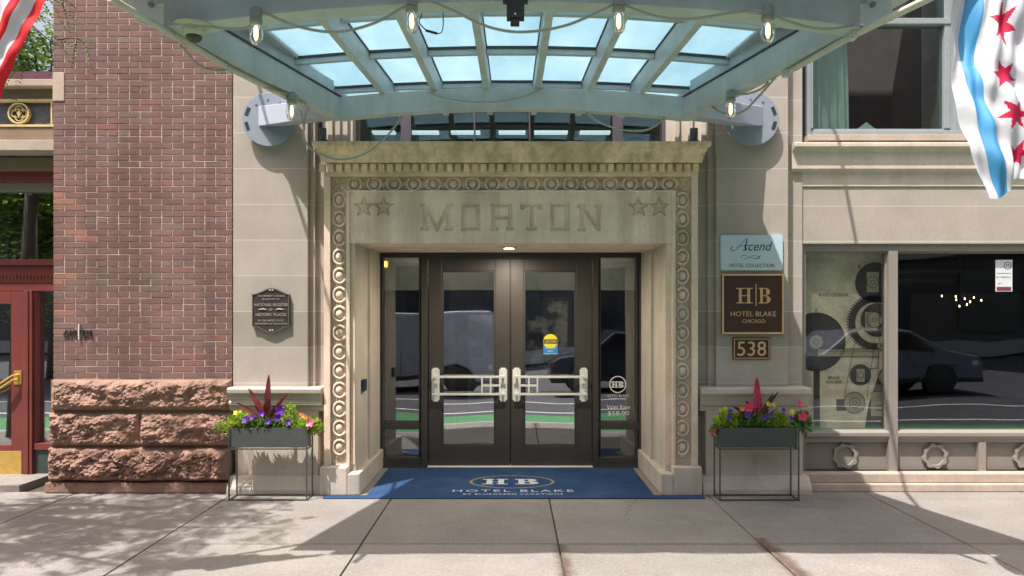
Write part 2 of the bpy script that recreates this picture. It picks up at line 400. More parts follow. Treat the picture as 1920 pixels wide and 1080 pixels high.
def sidewalk_mat():
    m, n, l, p = new_mat("sidewalk_concrete")
    big = pos_noise(n, l, 1.6, detail=7, rough=0.65); fi = pos_noise(n, l, 130, detail=3)
    sp = pos_noise(n, l, 420, detail=1)
    c = mix(n, l, ramp(n, l, big.outputs[0], 0.3, 0.7).outputs[0], (0.23,0.212,0.195), (0.315,0.296,0.278))
    c = mix(n, l, 1.0, c, ramp(n, l, fi.outputs[0], 0.3, 0.7, (0.74,0.74,0.74,1), (1.2,1.2,1.2,1)).outputs[0], 'MULTIPLY')
    c = mix(n, l, 1.0, c, ramp(n, l, sp.outputs[0], 0.36, 0.47, (0.6,0.59,0.57,1), (1,1,1,1)).outputs[0], 'MULTIPLY')
    gr = pos_noise(n, l, 38, detail=6, rough=0.8)
    c = mix(n, l, 1.0, c, ramp(n, l, gr.outputs[0], 0.35, 0.65, (0.80,0.79,0.78,1), (1.16,1.16,1.16,1)).outputs[0], 'MULTIPLY')
    at = N(n, "ShaderNodeVertexColor"); at.layer_name = "tint"
    c = mix(n, l, 1.0, c, at.outputs[0], 'MULTIPLY')
    g = N(n, "ShaderNodeNewGeometry"); s = N(n, "ShaderNodeSeparateXYZ"); l.new(g.outputs["Position"], s.inputs[0])
    wob = pos_noise(n, l, 7, detail=5, rough=0.7)
    wb = math_n(n, l, 'MULTIPLY', math_n(n, l, 'SUBTRACT', wob.outputs[0], 0.5), 0.16)
    def near(x0, slope, half, y_hi, dark):               # rust that crept out of a joint
        nonlocal c
        d = math_n(n, l, 'ABSOLUTE', math_n(n, l, 'ADD', math_n(n, l, 'SUBTRACT', math_n(n, l, 'SUBTRACT', s.outputs[0], x0), math_n(n, l, 'MULTIPLY', s.outputs[1], slope)), wb))
        f = ramp(n, l, math_n(n, l, 'DIVIDE', d, half), 0.1, 1.0, (1,1,1,1), (0,0,0,1)).outputs[0]
        cut = math_n(n, l, 'MULTIPLY', math_n(n, l, 'LESS_THAN', s.outputs[1], y_hi), 0.85)
        c = mix(n, l, math_n(n, l, 'MULTIPLY', f, cut), c, dark)
    near(0.345, 0.0, 0.07, -1.6, (0.085,0.045,0.025))
    near(1.80, -0.02, 0.085, -1.45, (0.085,0.045,0.025))
    # grime along the cross joint
    d = math_n(n, l, 'ABSOLUTE', math_n(n, l, 'ADD', math_n(n, l, 'ADD', s.outputs[1], 1.6), math_n(n, l, 'MULTIPLY', wb, 0.35)))
    f = ramp(n, l, math_n(n, l, 'DIVIDE', d, 0.05), 0.1, 1.0, (1,1,1,1), (0,0,0,1)).outputs[0]
    right = ramp(n, l, math_n(n, l, 'ADD', s.outputs[0], 0.0), 0.2, 0.5, (0.1,0.1,0.1,1), (0.6,0.6,0.6,1)).outputs[0]
    c = mix(n, l, math_n(n, l, 'MULTIPLY', f, right), c, (0.16,0.12,0.09))
    vo = N(n, "ShaderNodeTexVoronoi"); vo.inputs["Scale"].default_value = 2.6; l.new(g.outputs["Position"], vo.inputs["Vector"])
    gm = ramp(n, l, vo.outputs["Distance"], 0.030, 0.055, (1,1,1,1), (0,0,0,1)).outputs[0]
    c = mix(n, l, math_n(n, l, 'MULTIPLY', gm, 0.55), c, (0.13,0.12,0.11))
    v2 = N(n, "ShaderNodeTexVoronoi", feature='DISTANCE_TO_EDGE'); v2.inputs["Scale"].default_value = 0.55
    wv = pos_noise(n, l, 5, detail=4); mv = N(n, "ShaderNodeVectorMath", operation='MULTIPLY_ADD'); l.new(wv.outputs[1], mv.inputs[0]); mv.inputs[1].default_value = (0.25,0.25,0); l.new(g.outputs["Position"], mv.inputs[2]); l.new(mv.outputs[0], v2.inputs["Vector"])
    ck = ramp(n, l, v2.outputs["Distance"], 0.0008, 0.003, (1,1,1,1), (0,0,0,1)).outputs[0]
    msk = ramp(n, l, pos_noise(n, l, 0.7, detail=1).outputs[0], 0.52, 0.58).outputs[0]
    c = mix(n, l, math_n(n, l, 'MULTIPLY', math_n(n, l, 'MULTIPLY', ck, msk), 0.6), c, (0.10,0.09,0.08))
    st = pos_noise(n, l, 0.9, stretch=(1,2.5,1), detail=8, rough=0.75)
    c = mix(n, l, math_n(n, l, 'MULTIPLY', ramp(n, l, st.outputs[0], 0.47, 0.7).outputs[0], 0.5), c, (0.19,0.17,0.15))
    l.new(c, p.inputs["Base Color"]); p.inputs["Roughness"].default_value = 0.9
    b = N(n, "ShaderNodeBump"); b.inputs["Strength"].default_value = 0.35; b.inputs["Distance"].default_value = 0.006
    l.new(fi.outputs[0], b.inputs["Height"]); l.new(b.outputs[0], p.inputs["Normal"])
    return m
M['walk'] = sidewalk_mat()
M['gap'] = solid("joint_dirt", (0.07,0.055,0.045), 0.95)

# ================================================================= SETTING
g = MB(); g.box(-120, 120, -90, -2.60, -0.30, -0.125)
tag(g.build("road", M['asphalt']), "dark asphalt road in front of the building", "road", kind="structure")
g = MB(); g.box(-120, 120, -2.45, 60, -0.35, -0.02)
tag(g.build("ground", M['gap']), "packed bed under the pavement slabs", "ground", kind="structure")
XJ = [-11.41,-9.94,-8.47,-7.0,-5.53,-4.06,-2.59,-1.09,0.335,1.80,3.29,4.76,6.23,7.7,9.17,10.64]
YJ = [0.0,-0.27,-1.60,-2.45]
sw = MB()
rowtint = [0.97, 0.98, 1.03]
for j in range(len(YJ)-1):
    for i in range(len(XJ)-1):
        k = rowtint[j]*random.uniform(0.93, 1.05)
        sw.col = (k, k*random.uniform(0.985,1.0), k*random.uniform(0.97,1.0))
        dx = 0.03 if XJ[i] in (-1.09,) else 0.0
        a = 0.0065
        sw.box(XJ[i]+a, XJ[i+1]-a, YJ[j+1]+a*0.7, YJ[j]-a*0.7, -0.02, random.uniform(-0.001, 0.001))
sw.col = (0.96,0.95,0.93)
sw.box(-1.72, 1.75, 0.0, 1.28, -0.02, -0.001)
sw.box(-9, -4.62, 0.0, 0.7, -0.02, 0.06)
tag(sw.build("sidewalk", M['walk'], bevel=0.003), "pale concrete sidewalk slabs with rusty joints", "sidewalk", kind="structure")
k = MB(); k.box(-60, 60, -2.60, -2.455, -0.3, -0.002)
tag(k.build("kerb", M['kerb'], bevel=0.02), "concrete kerb between sidewalk and green lane", "kerb", kind="structure")
k = MB(); k.box(-60, 60, -4.6, -2.60, -0.125, -0.121)
tag(k.build("bike_lane", M['lane']), "bright green painted bike lane beside the kerb", "bike lane", kind="structure")
k = MB(); k.box(-60, 60, -5.22, -5.10, -0.125, -0.120); k.box(-60, 60, -7.2, -7.08, -0.125, -0.120)
tag(k.build("lane_markings", M['line']), "white painted lines along the road", "road marking", kind="structure")

# ================================================================= HOTEL BUILDING
H = empty("hotel_building", "limestone hotel front with carved doorway surround and large shop window", "building", (0, 0.6, 0))
D = 1.17                                              # door plane
# --- pilasters
m = MB(); m.box(wx(437), wx(577), 0, 1.0, 0.98, 9.0); m.build("pilaster", M['lime'], H, bevel=0.004)
m = MB(); m.box(wx(1343), wx(1478), 0, 1.0, 0.98, 9.0); m.build("pilaster", M['lime'], H, bevel=0.004)
m = MB()
m.box(wx(577), wx(612), 0.10, 1.0, 0.0, 3.30); m.box(wx(577), wx(588), 0.05, 0.3, 0.98, 9.0)
m.box(wx(1300), wx(1343), 0.10, 1.0, 0.0, 3.30); m.box(wx(1330), wx(1343), 0.06, 0.3, 0.98, 9.0)
m.build("recess_wall", M['lime'], H, bevel=0.003)
def pedestal(x0, x1, die0, die1, split):
    m = MB()
    prof = [(-0.03,0.76),(-0.035,0.80),(-0.05,0.815),(-0.055,0.835),(-0.06,0.86),(-0.075,0.895),(-0.10,0.915),(-0.115,0.93),(-0.115,0.972),(-0.10,0.985),(0.3,0.985),(0.3,0.76)]
    if split: prof = [(-0.03,0.76),(-0.04,0.775),(-0.05,0.815),(-0.075,0.82),(-0.08,0.845),(-0.055,0.86),(-0.07,0.90),(-0.115,0.935),(-0.12,0.972),(-0.10,0.985),(0.3,0.985),(0.3,0.76)]
    m.prism([(x0, y, z) for y, z in prof], (x1-x0, 0, 0))
    m.build("pedestal_cap", M['lime_plain'], H, bevel=0.003)
    m = MB(); m.box(die0, die1, -0.03, 0.95, 0.13, 0.765)
    m.build("pedestal_block", M['lime_plain'], H, bevel=0.004)
    m = MB()
    prof = [(-0.03,0.16),(-0.055,0.155),(-0.075,0.13),(-0.115,0.08),(-0.13,0.05),(-0.13,0.0),(0.3,0.0),(0.3,0.16)]
    m.prism([(die0-0.05, y, z) for y, z in prof], (die1-die0+0.10, 0, 0))
    m.build("pedestal_base", M['lime_plain'], H, bevel=0.006)
pedestal(wx(434), wx(608), wx(444), wx(598), True)
pedestal(wx(1310), wx(1513), wx(1322), wx(1503), False)
# --- doorway surround
SX0, SX1 = wx(608,-0.06), wx(1308,-0.06)
OX0, OX1 = -1.46, 1.43                                # door opening
z_eg0, z_eg1 = wz(358,-0.06), wz(331,-0.06)
zf0 = wz(456,-0.06)
m = MB()
for sgn, xo, xi in ((-1, SX0, OX0), (1, SX1, OX1)):
    a0 = xo; a1 = xo - sgn*0.058; a2 = xo - sgn*0.205; a3 = xo-sgn*0.235
    m.box(a0, a1, -0.075, 0.95, 0.26, z_eg1)          # outer fillet
    m.box(a1, a2, -0.020, 0.95, 0.26, z_eg0)          # sunk field behind eggs
    m.box(a2, a3, -0.065, 0.95, 0.26, z_eg0)          # inner bead
    m.box(a3, xi + sgn*0.055, -0.045, 0.95, 0.26, zf0+0.02)
    m.box(xi+sgn*0.055, xi+sgn*0.006, -0.030, 0.95, 0.26, zf0+0.02)
m.box(SX0+0.058, SX1-0.058, -0.02, 0.95, z_eg0, z_eg1)
m.box(SX0, SX1, -0.085, 0.95, z_eg1, wz(322,-0.09))
m.box(SX0+0.20, SX1-0.20, -0.068, 0.5, z_eg0-0.012, z_eg0+0.006)
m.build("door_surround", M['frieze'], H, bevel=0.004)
# carved panel with the name cut into the stone
fx0, fx1 = SX0+0.235, SX1-0.235
bars = []
def rb(x0, x1, y0, y1): bars.append(('r', x0, x1, y0, y1))
def dg(x0, y0, x1, y1, w=3.0): bars.append(('d', x0, y0, x1, y1, w))
rb(793,800,382,432); rb(837,844,382,432); dg(797,384,819,430); dg(841,384,819,430); rb(789,804,426,432); rb(833,848,426,432); rb(789,799,381,387); rb(837,848,381,387)
for o in (0, 167):
    rb(865+o,900+o,382,388); rb(865+o,900+o,426,432); rb(865+o,872+o,382,432); rb(893+o,900+o,382,432)
rb(921,928,382,432); rb(919,960,382,388); rb(953,960,382,432); rb(925,956,405,411); rb(918,934,426,432); rb(949,964,426,432)
rb(976,1017,382,388); rb(976,983,382,392); rb(1010,1017,382,392); rb(993,1000,382,432); rb(987,1006,426,432)
rb(1087,1094,384,432); rb(1119,1126,384,432); dg(1091,386,1122,430); rb(1083,1098,427,433); rb(1083,1097,383,389); rb(1115,1130,383,389)
def star_pts(cx, cy, r, r2=0.40, rot=0):
    return [(cx+(r if k%2==0 else r*r2)*math.sin(R(36*k+rot)), cy-(r if k%2==0 else r*r2)*math.cos(R(36*k+rot))) for k in range(10)]
stars = [star_pts(c, 388, 18) for c in (682, 719, 1197, 1236)]
def seg_d(px, py, a, b):
    vx, vy = b[0]-a[0], b[1]-a[1]; t = max(0, min(1, ((px-a[0])*vx+(py-a[1])*vy)/(vx*vx+vy*vy)))
    return math.hypot(px-a[0]-t*vx, py-a[1]-t*vy)
def carve(px, py):
    d = 0.0
    for b in bars:
        if b[0] == 'r':
            e = min(px-b[1], b[2]-px, py-b[3], b[4]-py)
            if e > -0.6: d = max(d, min(1, (e+0.6)/1.8))
        else:
            q = b[5]-seg_d(px, py, (b[1],b[2]), (b[3],b[4]))
            if q > -0.6: d = max(d, min(1, (q+0.6)/1.8))
    for s_ in stars:
        if abs(px-s_[0][0]) < 26 and py < 412:
            e = min(seg_d(px, py, s_[i], s_[(i+1)%10]) for i in range(10))
            if e < 2.2: d = max(d, min(1, (2.2-e)/1.4)*0.8)
            e = min(seg_d(px, py, s_[i], (s_[0][0], 388)) for i in range(0,10,2))
            if e < 0.8: d = max(d, 0.25)
    return d
m = MB()
y0f = -0.052
nu = int((fx1-fx0)/0.006); nv = int((z_eg0-zf0)/0.006)
kk = (y0f-CY)/F
def frz(u, v):
    x = fx0+(fx1-fx0)*u; z = zf0+(z_eg0-zf0)*v
    px = 960+x/kk; py = 592-(z-CH)/kk
    wv = noise.noise(Vector((x*9, 0, z*9)))*0.0012
    return (x, y0f+0.028*carve(px, py)+wv, z)
m.grid(nu, nv, frz)
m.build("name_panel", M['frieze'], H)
m = MB(); m.box(fx0, fx1, y0f+0.026, 0.95, zf0, z_eg0-0.013); m.box(fx0, fx1, y0f+0.001, y0f+0.026, zf0-0.0, zf0+0.001)
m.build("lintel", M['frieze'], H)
# --- eggs, rings and darts
def eggs(name, cx, cz, vertical, flip=1):
    m = MB()
    a, b = (0.052, 0.060)
    w_, h_ = (a, b) if vertical else (b-0.004, a+0.004)
    m.ball((cx, -0.022, cz), w_*0.70, 0.036, h_*0.74, 16, 10)
    rad = w_*1.18
    pts = []
    for k in range(17):
        t = R((-148+296*k/16) + (0 if vertical else 90))
        if vertical: pts.append((cx+rad*math.cos(t)*-0.95*flip+0.006*flip, -0.040, cz+h_*1.14*math.sin(t)))
        else: pts.append((cx+w_*1.18*math.cos(t), -0.040, cz-h_*1.12*math.sin(t)+0.004))
    m.tube(pts, 0.0125, 7)
    return m
EG = MB(); 
def add(m1, m2):
    n0 = len(m1.v); m1.v += m2.v
    for f, c, mi in zip(m2.f, m2.c, m2.m): m1.f.append(tuple(i+n0 for i in f)); m1.c.append(c); m1.m.append(mi)
n_side = 14
for sgn, xo in ((-1, SX0), (1, SX1)):
    EG = MB(); cx = xo - sgn*0.132
    for k in range(n_side):
        cz = wz(374,-0.06) - k*0.1775
        add(EG, eggs("egg", cx, cz, True, -sgn))
        for q in (-1, 0, 1):                          # darts between
            EG.tube([(cx+q*0.024-0.0, -0.030, cz-0.0888-0.017), (cx+q*0.017, -0.040, cz-0.0888), (cx+q*0.024, -0.030, cz-0.0888+0.017)], 0.0065, 5)
    EG.build("egg_and_dart_band", M['eggs'], H, smooth=True)
EG = MB()
n_top = 17; x_s = wx(664,-0.06); x_e = wx(1256,-0.06); st = (x_e-x_s)/(n_top-1); zc = (z_eg0+z_eg1)/2
for k in range(n_top):
    cx = x_s+k*st
    add(EG, eggs("egg", cx, zc, False))
    if k < n_top-1:
        for q in (-1, 1):
            EG.tube([(cx+st/2+q*0.014, -0.030, zc-0.050), (cx+st/2+q*0.006, -0.042, zc), (cx+st/2+q*0.014, -0.030, zc+0.050)], 0.0065, 5)
EG.build("egg_and_dart_band", M['eggs'], H, smooth=True)
for xo, sgn in ((SX0, 1), (SX1, -1)):                  # corner rosettes
    m = MB(); cx = xo+sgn*0.132
    for q in range(60):
        a = random.uniform(-0.062, 0.062); b = random.uniform(-0.058, 0.058)
        m.ball((cx+a, -0.022, zc+b), random.uniform(0.006,0.014), 0.018, random.uniform(0.006,0.014), 6, 4)
    m.build("corner_rosette", M['eggs'], H, smooth=True)
# --- cornice
m = MB()
CX0, CX1 = wx(586,-0.24), wx(1333,-0.24)
zt = wz(265,-0.26); 
prof = [(0.0, wz(322,-0.06)),(-0.10, wz(322,-0.08)),(-0.10, wz(306,-0.10)),(-0.155, wz(305,-0.15)),(-0.16, zt-0.165),(-0.165,zt-0.155),(-0.185,zt-0.10),(-0.225,zt-0.055),(-0.262,zt-0.035),(-0.268,zt),(0.14,zt),(0.14, wz(322,-0.06))]
ins = [0.10,0.10,0.10,0.06,0.06,0.055,0.04,0.02,0.0,0.0,0.0,0.10]
nP = len(prof); b0 = len(m.v)
for side in (0, 1):
    for (y, z), i_ in zip(prof, ins):
        m.v.append(((CX0+i_) if side == 0 else (CX1-i_), y, z))
m.poly([b0+i for i in range(nP)]); m.poly([b0+nP+i for i in reversed(range(nP))])
for i in range(nP):
    j = (i+1) % nP; m.poly([b0+j, b0+i, b0+nP+i, b0+nP+j])
m.build("cornice", M['lime_old'], H, bevel=0.003)
m = MB()
dx0, dx1 = wx(598,-0.15), wx(1316,-0.15); nd = 45
for k in range(nd):
    x = dx0+(dx1-dx0)*k/nd
    m.box(x, x+(dx1-dx0)/nd*0.66, -0.145, -0.098, wz(322,-0.145)+0.004, wz(307,-0.145))
m.build("dentil_band", M['lime_old'], H, bevel=0.003)
# --- plinths beside the door
for sgn, xi, xo in ((-1, OX0, SX0), (1, OX1, SX1)):
    m = MB()
    m.box(xo-sgn*-0.02, xi-sgn*0.0+sgn*0.05, -0.16, 0.95, 0.0, 0.262)
    m.prism([(xi+sgn*0.05, -0.16, 0), (xi-sgn*0.06, -0.13, 0), (xi-sgn*0.06, D-0.03, 0), (xi+sgn*0.05, D-0.03, 0)], (0,0,0.20))
    m.build("door_plinth", M['lime_plain'], H, bevel=0.012)
    m = MB(); m.box(xi, xi+sgn*0.25, -0.024, D+0.02, 0.19, 2.50)
    m.box(xi-sgn*0.028, xi+sgn*0.01, 0.55, D-0.06, 0.20, 2.36)
    m.build("door_reveal", M['lime_plain'], H, bevel=0.006)
m = MB(); m.box(OX0-0.2, OX1+0.2, 0.10, D+0.3, 2.46, 2.62); m.build("porch_ceiling", M['lobby'], H)
# --- upper window over the cornice
zb = 3.24
for x0, x1 in ((wx(607,0.2), wx(664,0.2)), (wx(1250,0.2), wx(1332,0.2))):
    m = MB(); m.box(x0, x1, 0.14, 0.5, zb, 9.0)
    for q in range(3):
        xx = x0+0.06+(x1-x0-0.12)*q/2.4
        m.box(xx, xx+0.045, 0.11, 0.14, zb, 9.0)
    m.build("window_jamb", M['lime_plain'], H, bevel=0.003)
uw = MB()
yy = 0.28
xs = [wx(664,yy), wx(762,yy), wx(890,yy), wx(993,yy), wx(1158,yy), wx(1250,yy)]
for i, x in enumerate(xs): uw.box(x-(0.05 if i in (0,1,4,5) else 0.008), x+(0.05 if i in (1,4) else 0.008), yy-0.03, yy+0.03, zb, 4.9)
uw.box(xs[0], xs[-1], yy-0.035, yy+0.05, zb-0.03, zb+0.03)
uwo = uw.build("upper_window", M['violet'], H, bevel=0.003)
m = MB(); m.box(xs[0], xs[-1], yy-0.004, yy+0.004, zb, 4.9); m.build("pane", M['upglass'], uwo)
m = MB(); m.box(wx(600,0.3), wx(1340,0.3), 0.14, 0.5, 4.95, 9.0); m.build("upper_wall", M['lime_plain'], H)
m = MB(); m.box(xs[0], xs[-1], 0.5, 3.0, 3.1, 3.2); m.box(xs[0]-0.05, xs[-1]+0.05, 3.0, 3.1, 3.1, 5.4); m.box(xs[0], xs[-1], 0.34, 3.0, 4.85, 4.9)
m.box(xs[0]-0.1, xs[0], 0.5, 3.0, 3.1, 5); m.box(xs[-1], xs[-1]+0.1, 0.5, 3.0, 3.1, 5)
m.build("upper_room", M['lobby'], H)
strip_m = plain("strip_light", (0.75,0.9,0.95), 0.5, emit=0.3)
for a, b in ((691,740),(765,822),(845,900),(935,985),(1002,1065),(1088,1145)):
    m = MB(); m.box(wx(a,1.2), wx(b,1.2), 1.2, 1.3, wz(247,1.2)-0.01, wz(247,1.2)+0.015); m.build("strip_light", strip_m, H)
# --- door frame and sidelights
df = MB(); f0, f1 = D-0.06, D+0.06
zt_ = 2.46
def dx(px): return wx(px, D)
def dz(py): return wz(py, D)
df.box(dx(708), dx(714), f0, f1, 0, zt_); df.box(dx(791), dx(803), f0-0.01, f1, 0, zt_)
df.box(dx(1110), dx(1121), f0-0.01, f1, 0, zt_); df.box(dx(1197), dx(1206), f0, f1, 0, zt_)
df.box(dx(714), dx(791), f0, f1, dz(483), zt_); df.box(dx(803), dx(1110), f0, f1, dz(485.6), zt_); df.box(dx(1121), dx(1197), f0, f1, dz(483), zt_)
for a, b in ((714,791),(1121,1197)):
    df.box(dx(a), dx(b), f0+0.012, f1, dz(804), dz(790)); df.box(dx(a), dx(b), f0, f1, 0, dz(856))
    df.box(dx(a), dx(b), f0-0.01, f1-0.02, 0.0, dz(870))
    for q in (0, 1):
        px0 = a+2 if q == 0 else b-5
        df.box(dx(px0), dx(px0+3), f0+0.02, f1, dz(856), dz(804)); df.box(dx(px0), dx(px0+3), f0+0.02, f1, dz(790), dz(483))
frame = df.build("door_frame", M['bronze'], H, bevel=0.004)
m = MB(); m.box(dx(803), dx(1110), f0-0.05, f0+0.0, dz(472), dz(467)); m.box(dx(708), dx(1206), f0-0.02, f0-0.0, dz(459), dz(456))
m.build("transom_trim", M['bronze2'], frame)
for a, b, c, d_ in ((714,791,790,483),(1121,1197,790,483),(714,791,856,804),(1121,1197,856,804)):
    m = MB(); m.prism([(dx(a),D+0.010,dz(c)),(dx(b),D+0.010,dz(c)),(dx(b),D+0.018,dz(d_)),(dx(a),D+0.018,dz(d_))], (0,0.004,0)); m.build("sidelight_pane", M['sideglass'], frame)
m = MB(); m.box(dx(803), dx(1110), D-0.10, D+0.06, 0.0, 0.018); m.build("threshold", M['silver'], frame, bevel=0.003)
def door(x0, x1, g0, g1, hinge):
    dm = MB()
    y0, y1 = D-0.045, D+0.0
    zt2, zb2 = dz(486), 0.025
    gz0, gz1 = dz(835), dz(508)
    dm.box(x0, g0, y0, y1, zb2, zt2); dm.box(g1, x1, y0, y1, zb2, zt2)
    dm.box(g0, g1, y0, y1, zb2, gz0); dm.box(g0, g1, y0, y1, gz1, zt2)
    for (a, b, c, d_) in ((g0,g0+0.018,gz0,gz1),(g1-0.018,g1,gz0,gz1),(g0+0.018,g1-0.018,gz0,gz0+0.018),(g0+0.018,g1-0.018,gz1-0.018,gz1)):
        dm.box(a, b, y0+0.012, y1, c, d_)
    o = dm.build("door", M['bronze'], H, bevel=0.003)
    m = MB(); m.prism([(g0,y1-0.014,gz0),(g1,y1-0.014,gz0),(g1,y1-0.002,gz1),(g0,y1-0.002,gz1)], (0,0.004,0)); m.build("pane", M['glass'], o)
    for hz in (0.35, 1.25, 2.05):
        m = MB(); m.tube([(hinge, y0-0.012, hz-0.05), (hinge, y0-0.012, hz+0.05)], 0.010, 8); m.build("hinge", M['bronze2'], o)
    return o
dL = door(dx(804.5), dx(956), dx(829), dx(929), dx(802.5))
dR = door(dx(958), dx(1109), dx(982), dx(1080), dx(1111))
m = MB(); m.box(dx(955), dx(959), D+0.001, D+0.012, 0.03, dz(486)); m.build("meeting_strip", M['bronze2'], frame)
def handle(par, pl, pr, cross0, cross1):
    m = MB(); yb = D-0.045
    def plate(x0, x1):
        z0, z1 = dz(752), dz(689); c = 0.018
        pts = [(x0,yb,z0+c),(x0+c*0.6,yb,z0+c),(x0+c,yb,z0),(x1-c,yb,z0),(x1-c*0.6,yb,z0+c),(x1,yb,z0+c),(x1,yb,z1-c),(x1-c*0.6,yb,z1-c),(x1-c,yb,z1),(x0+c,yb,z1),(x0+c*0.6,yb,z1-c),(x0,yb,z1-c)]
        m.prism(pts, (0,-0.008,0))
    for p in (pl, pr):
        plate(dx(p[0]), dx(p[1]))
        cxp = (dx(p[0])+dx(p[1]))/2
        for zz in (705, 737): m.box(cxp-0.012, cxp+0.012, yb-0.06, yb-0.008, dz(zz)-0.012, dz(zz)+0.012)
    yf0, yf1 = yb-0.076, yb-0.060
    for zz in (705, 737): m.box(dx(pl[0]+2), dx(pr[1]-2), yf0, yf1, dz(zz)-0.013, dz(zz)+0.013)
    z0, z1 = dz(737)+0.013, dz(705)-0.013
    ed = (pl[1]-1.5, pr[0]+1.5)
    for p in ed+tuple(cross0): m.box(dx(p)-0.009, dx(p)+0.009, yf0, yf1, z0, z1)
    zm = dz(721)
    xs_ = sorted(cross1)
    for a, b in zip(xs_[:-1], xs_[1:]): m.box(dx(a)+0.009, dx(b)-0.009, yf0, yf1, zm-0.011, zm+0.011)
    m.build("handle", M['silver'], par, bevel=0.002)
handle(dL, (810,825), (936,951), (904.5,920.5), (904.5,920.5,937.5))
handle(dR, (961,976), (1086,1101), (991,1007), (974.5,991,1007))
# motion sensor above the doors
sn = empty("door_sensor", "small grey motion sensor fixed above the double doors", "sensor", (dx(1043), D-0.1, dz(462)))
m = MB(); m.box(dx(1034), dx(1056), D-0.16, D-0.06, dz(464), dz(457)); m.build("housing", M['silver'], sn, bevel=0.006)
m = MB(); m.box(dx(1037), dx(1043), D-0.12, D-0.06, dz(474), dz(464)); m.build("lens", M['bronze2'], sn, bevel=0.003)
e = empty("downlight", "small lit downlight in the ceiling just outside the double doors", "lamp", (dx(955), 0.32, zf0))
m = MB(); m.lathe((dx(955), 0.32, zf0), [(0.055,-0.016),(0.07,-0.014),(0.075,-0.001)], 'z', 20); m.build("trim_ring", M['brass'], e)
m = MB(); m.lathe((dx(955), 0.32, zf0), [(0.05,-0.020),(0.045,-0.010)], 'z', 20); m.build("lens", plain("downlight_lens", (1.0,0.85,0.6), 0.5, emit=4), e)
ld = bpy.data.lights.new("downlight_glow", 'AREA'); ld.shape = 'DISK'; ld.size = 0.10; ld.energy = 15; ld.color = (1.0,0.86,0.68)
lo = bpy.data.objects.new("downlight_glow", ld); COL.objects.link(lo); lo.parent = e; lo.location = (0,0,-0.035)
# lobby behind the doors
m = MB()
m.box(-1.7, 1.7, 5.0, 5.1, 0, 3.0); m.box(-1.8, -1.7, D+0.07, 5.0, 0, 3.0); m.box(1.7, 1.8, D+0.07, 5.0, 0, 3.0)
m.box(-1.7, 1.7, D+0.07, 5.0, 2.9, 3.0); m.box(-1.7, 1.7, D+0.07, 5.0, -0.05, 0.0)
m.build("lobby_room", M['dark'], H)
m = MB(); m.box(-1.7, 1.7, 2.62, 2.75, 1.98, 2.9); m.build("vestibule_bulkhead", solid("bulkhead_paint", (0.42,0.42,0.36), 0.9), H)
vl = plain("vestibule_fill_glow", (1.0,0.93,0.78), 0.5, emit=4)  # unseen glowing panels added to light the bulkhead
for a in (-1.0, 0.4):
    m = MB(); m.box(a, a+0.6, 1.7, 2.2, 2.885, 2.895); m.build("fill_panel", vl, H)
m = MB()
yi = 2.9
m.box(-1.65, 1.65, yi, yi+0.08, 2.1, 2.25)
for x in (-1.6, -0.8, 0.0, 0.8, 1.55): m.box(x-0.04, x+0.04, yi, yi+0.08, 0, 2.1)
m.build("inner_door_frame", M['bronze'], H)
e = empty("framed_picture", "dark framed abstract picture inside the lobby behind the right door", "picture", (wx(1025,2.55), 2.55, 1.1))
m = MB(); m.box(wx(988,2.5), wx(1064,2.5), 2.50, 2.53, wz(700,2.5), wz(560,2.5)); pmx, n_, l_, p_ = new_mat("abstract_canvas")
ns_ = pos_noise(n_, l_, 3.4, detail=5, rough=0.6); l_.new(ramp(n_, l_, ns_.outputs[0], 0.50, 0.62, (0.02,0.02,0.018,1), (0.55,0.50,0.42,1)).outputs[0], p_.inputs["Base Color"])
m.build("canvas", pmx, e)
m = MB()
for (a, b, c, d_) in ((984,988,704,556),(1064,1068,704,556),(988,1064,704,700),(988,1064,560,556)): m.box(wx(a,2.48), wx(b,2.48), 2.48, 2.54, wz(c,2.48), wz(d_,2.48))
m.build("frame", M['blackm'], e)
# --- right wall and shop front
W = 0.12
XE = 8.0
sx = lambda p: wx(p, W)
sz = lambda p: wz(p, W)
m = MB()
m.box(wx(1478), sx(1503), W-0.02, 1.0, 0.0, 9.0)
m.box(sx(1503), XE, W, 1.0, sz(457), sz(348))
m.build("shop_wall", M['lime'], H, bevel=0.003)
m = MB()
x0 = sx(1481)
m.prism([(x0, y, z) for y, z in ((0.3,sz(270)),(0.0,sz(272)),(-0.004,sz(274)),(-0.004,sz(280)),(0.03,sz(284)),(0.062,sz(288)),(0.062,sz(312)),(0.3,sz(312)))], (XE-x0,0,0))
m.prism([(x0, y, z) for y, z in ((0.3,sz(312.2)),(0.056,sz(312.2)),(0.056,sz(319)),(0.085,sz(322)),(0.108,sz(325)),(0.108,sz(350)),(0.3,sz(350)))], (XE-x0,0,0))
m.build("window_sill_band", M['lime_plain'], H, bevel=0.003)
m = MB(); m.box(sx(1486), XE, -0.02, 0.6, 0.0, 0.075); m.box(sx(1500), XE, 0.03, 0.6, 0.075, 0.165)
m.build("stone_base", M['ledge'], H, bevel=0.01)
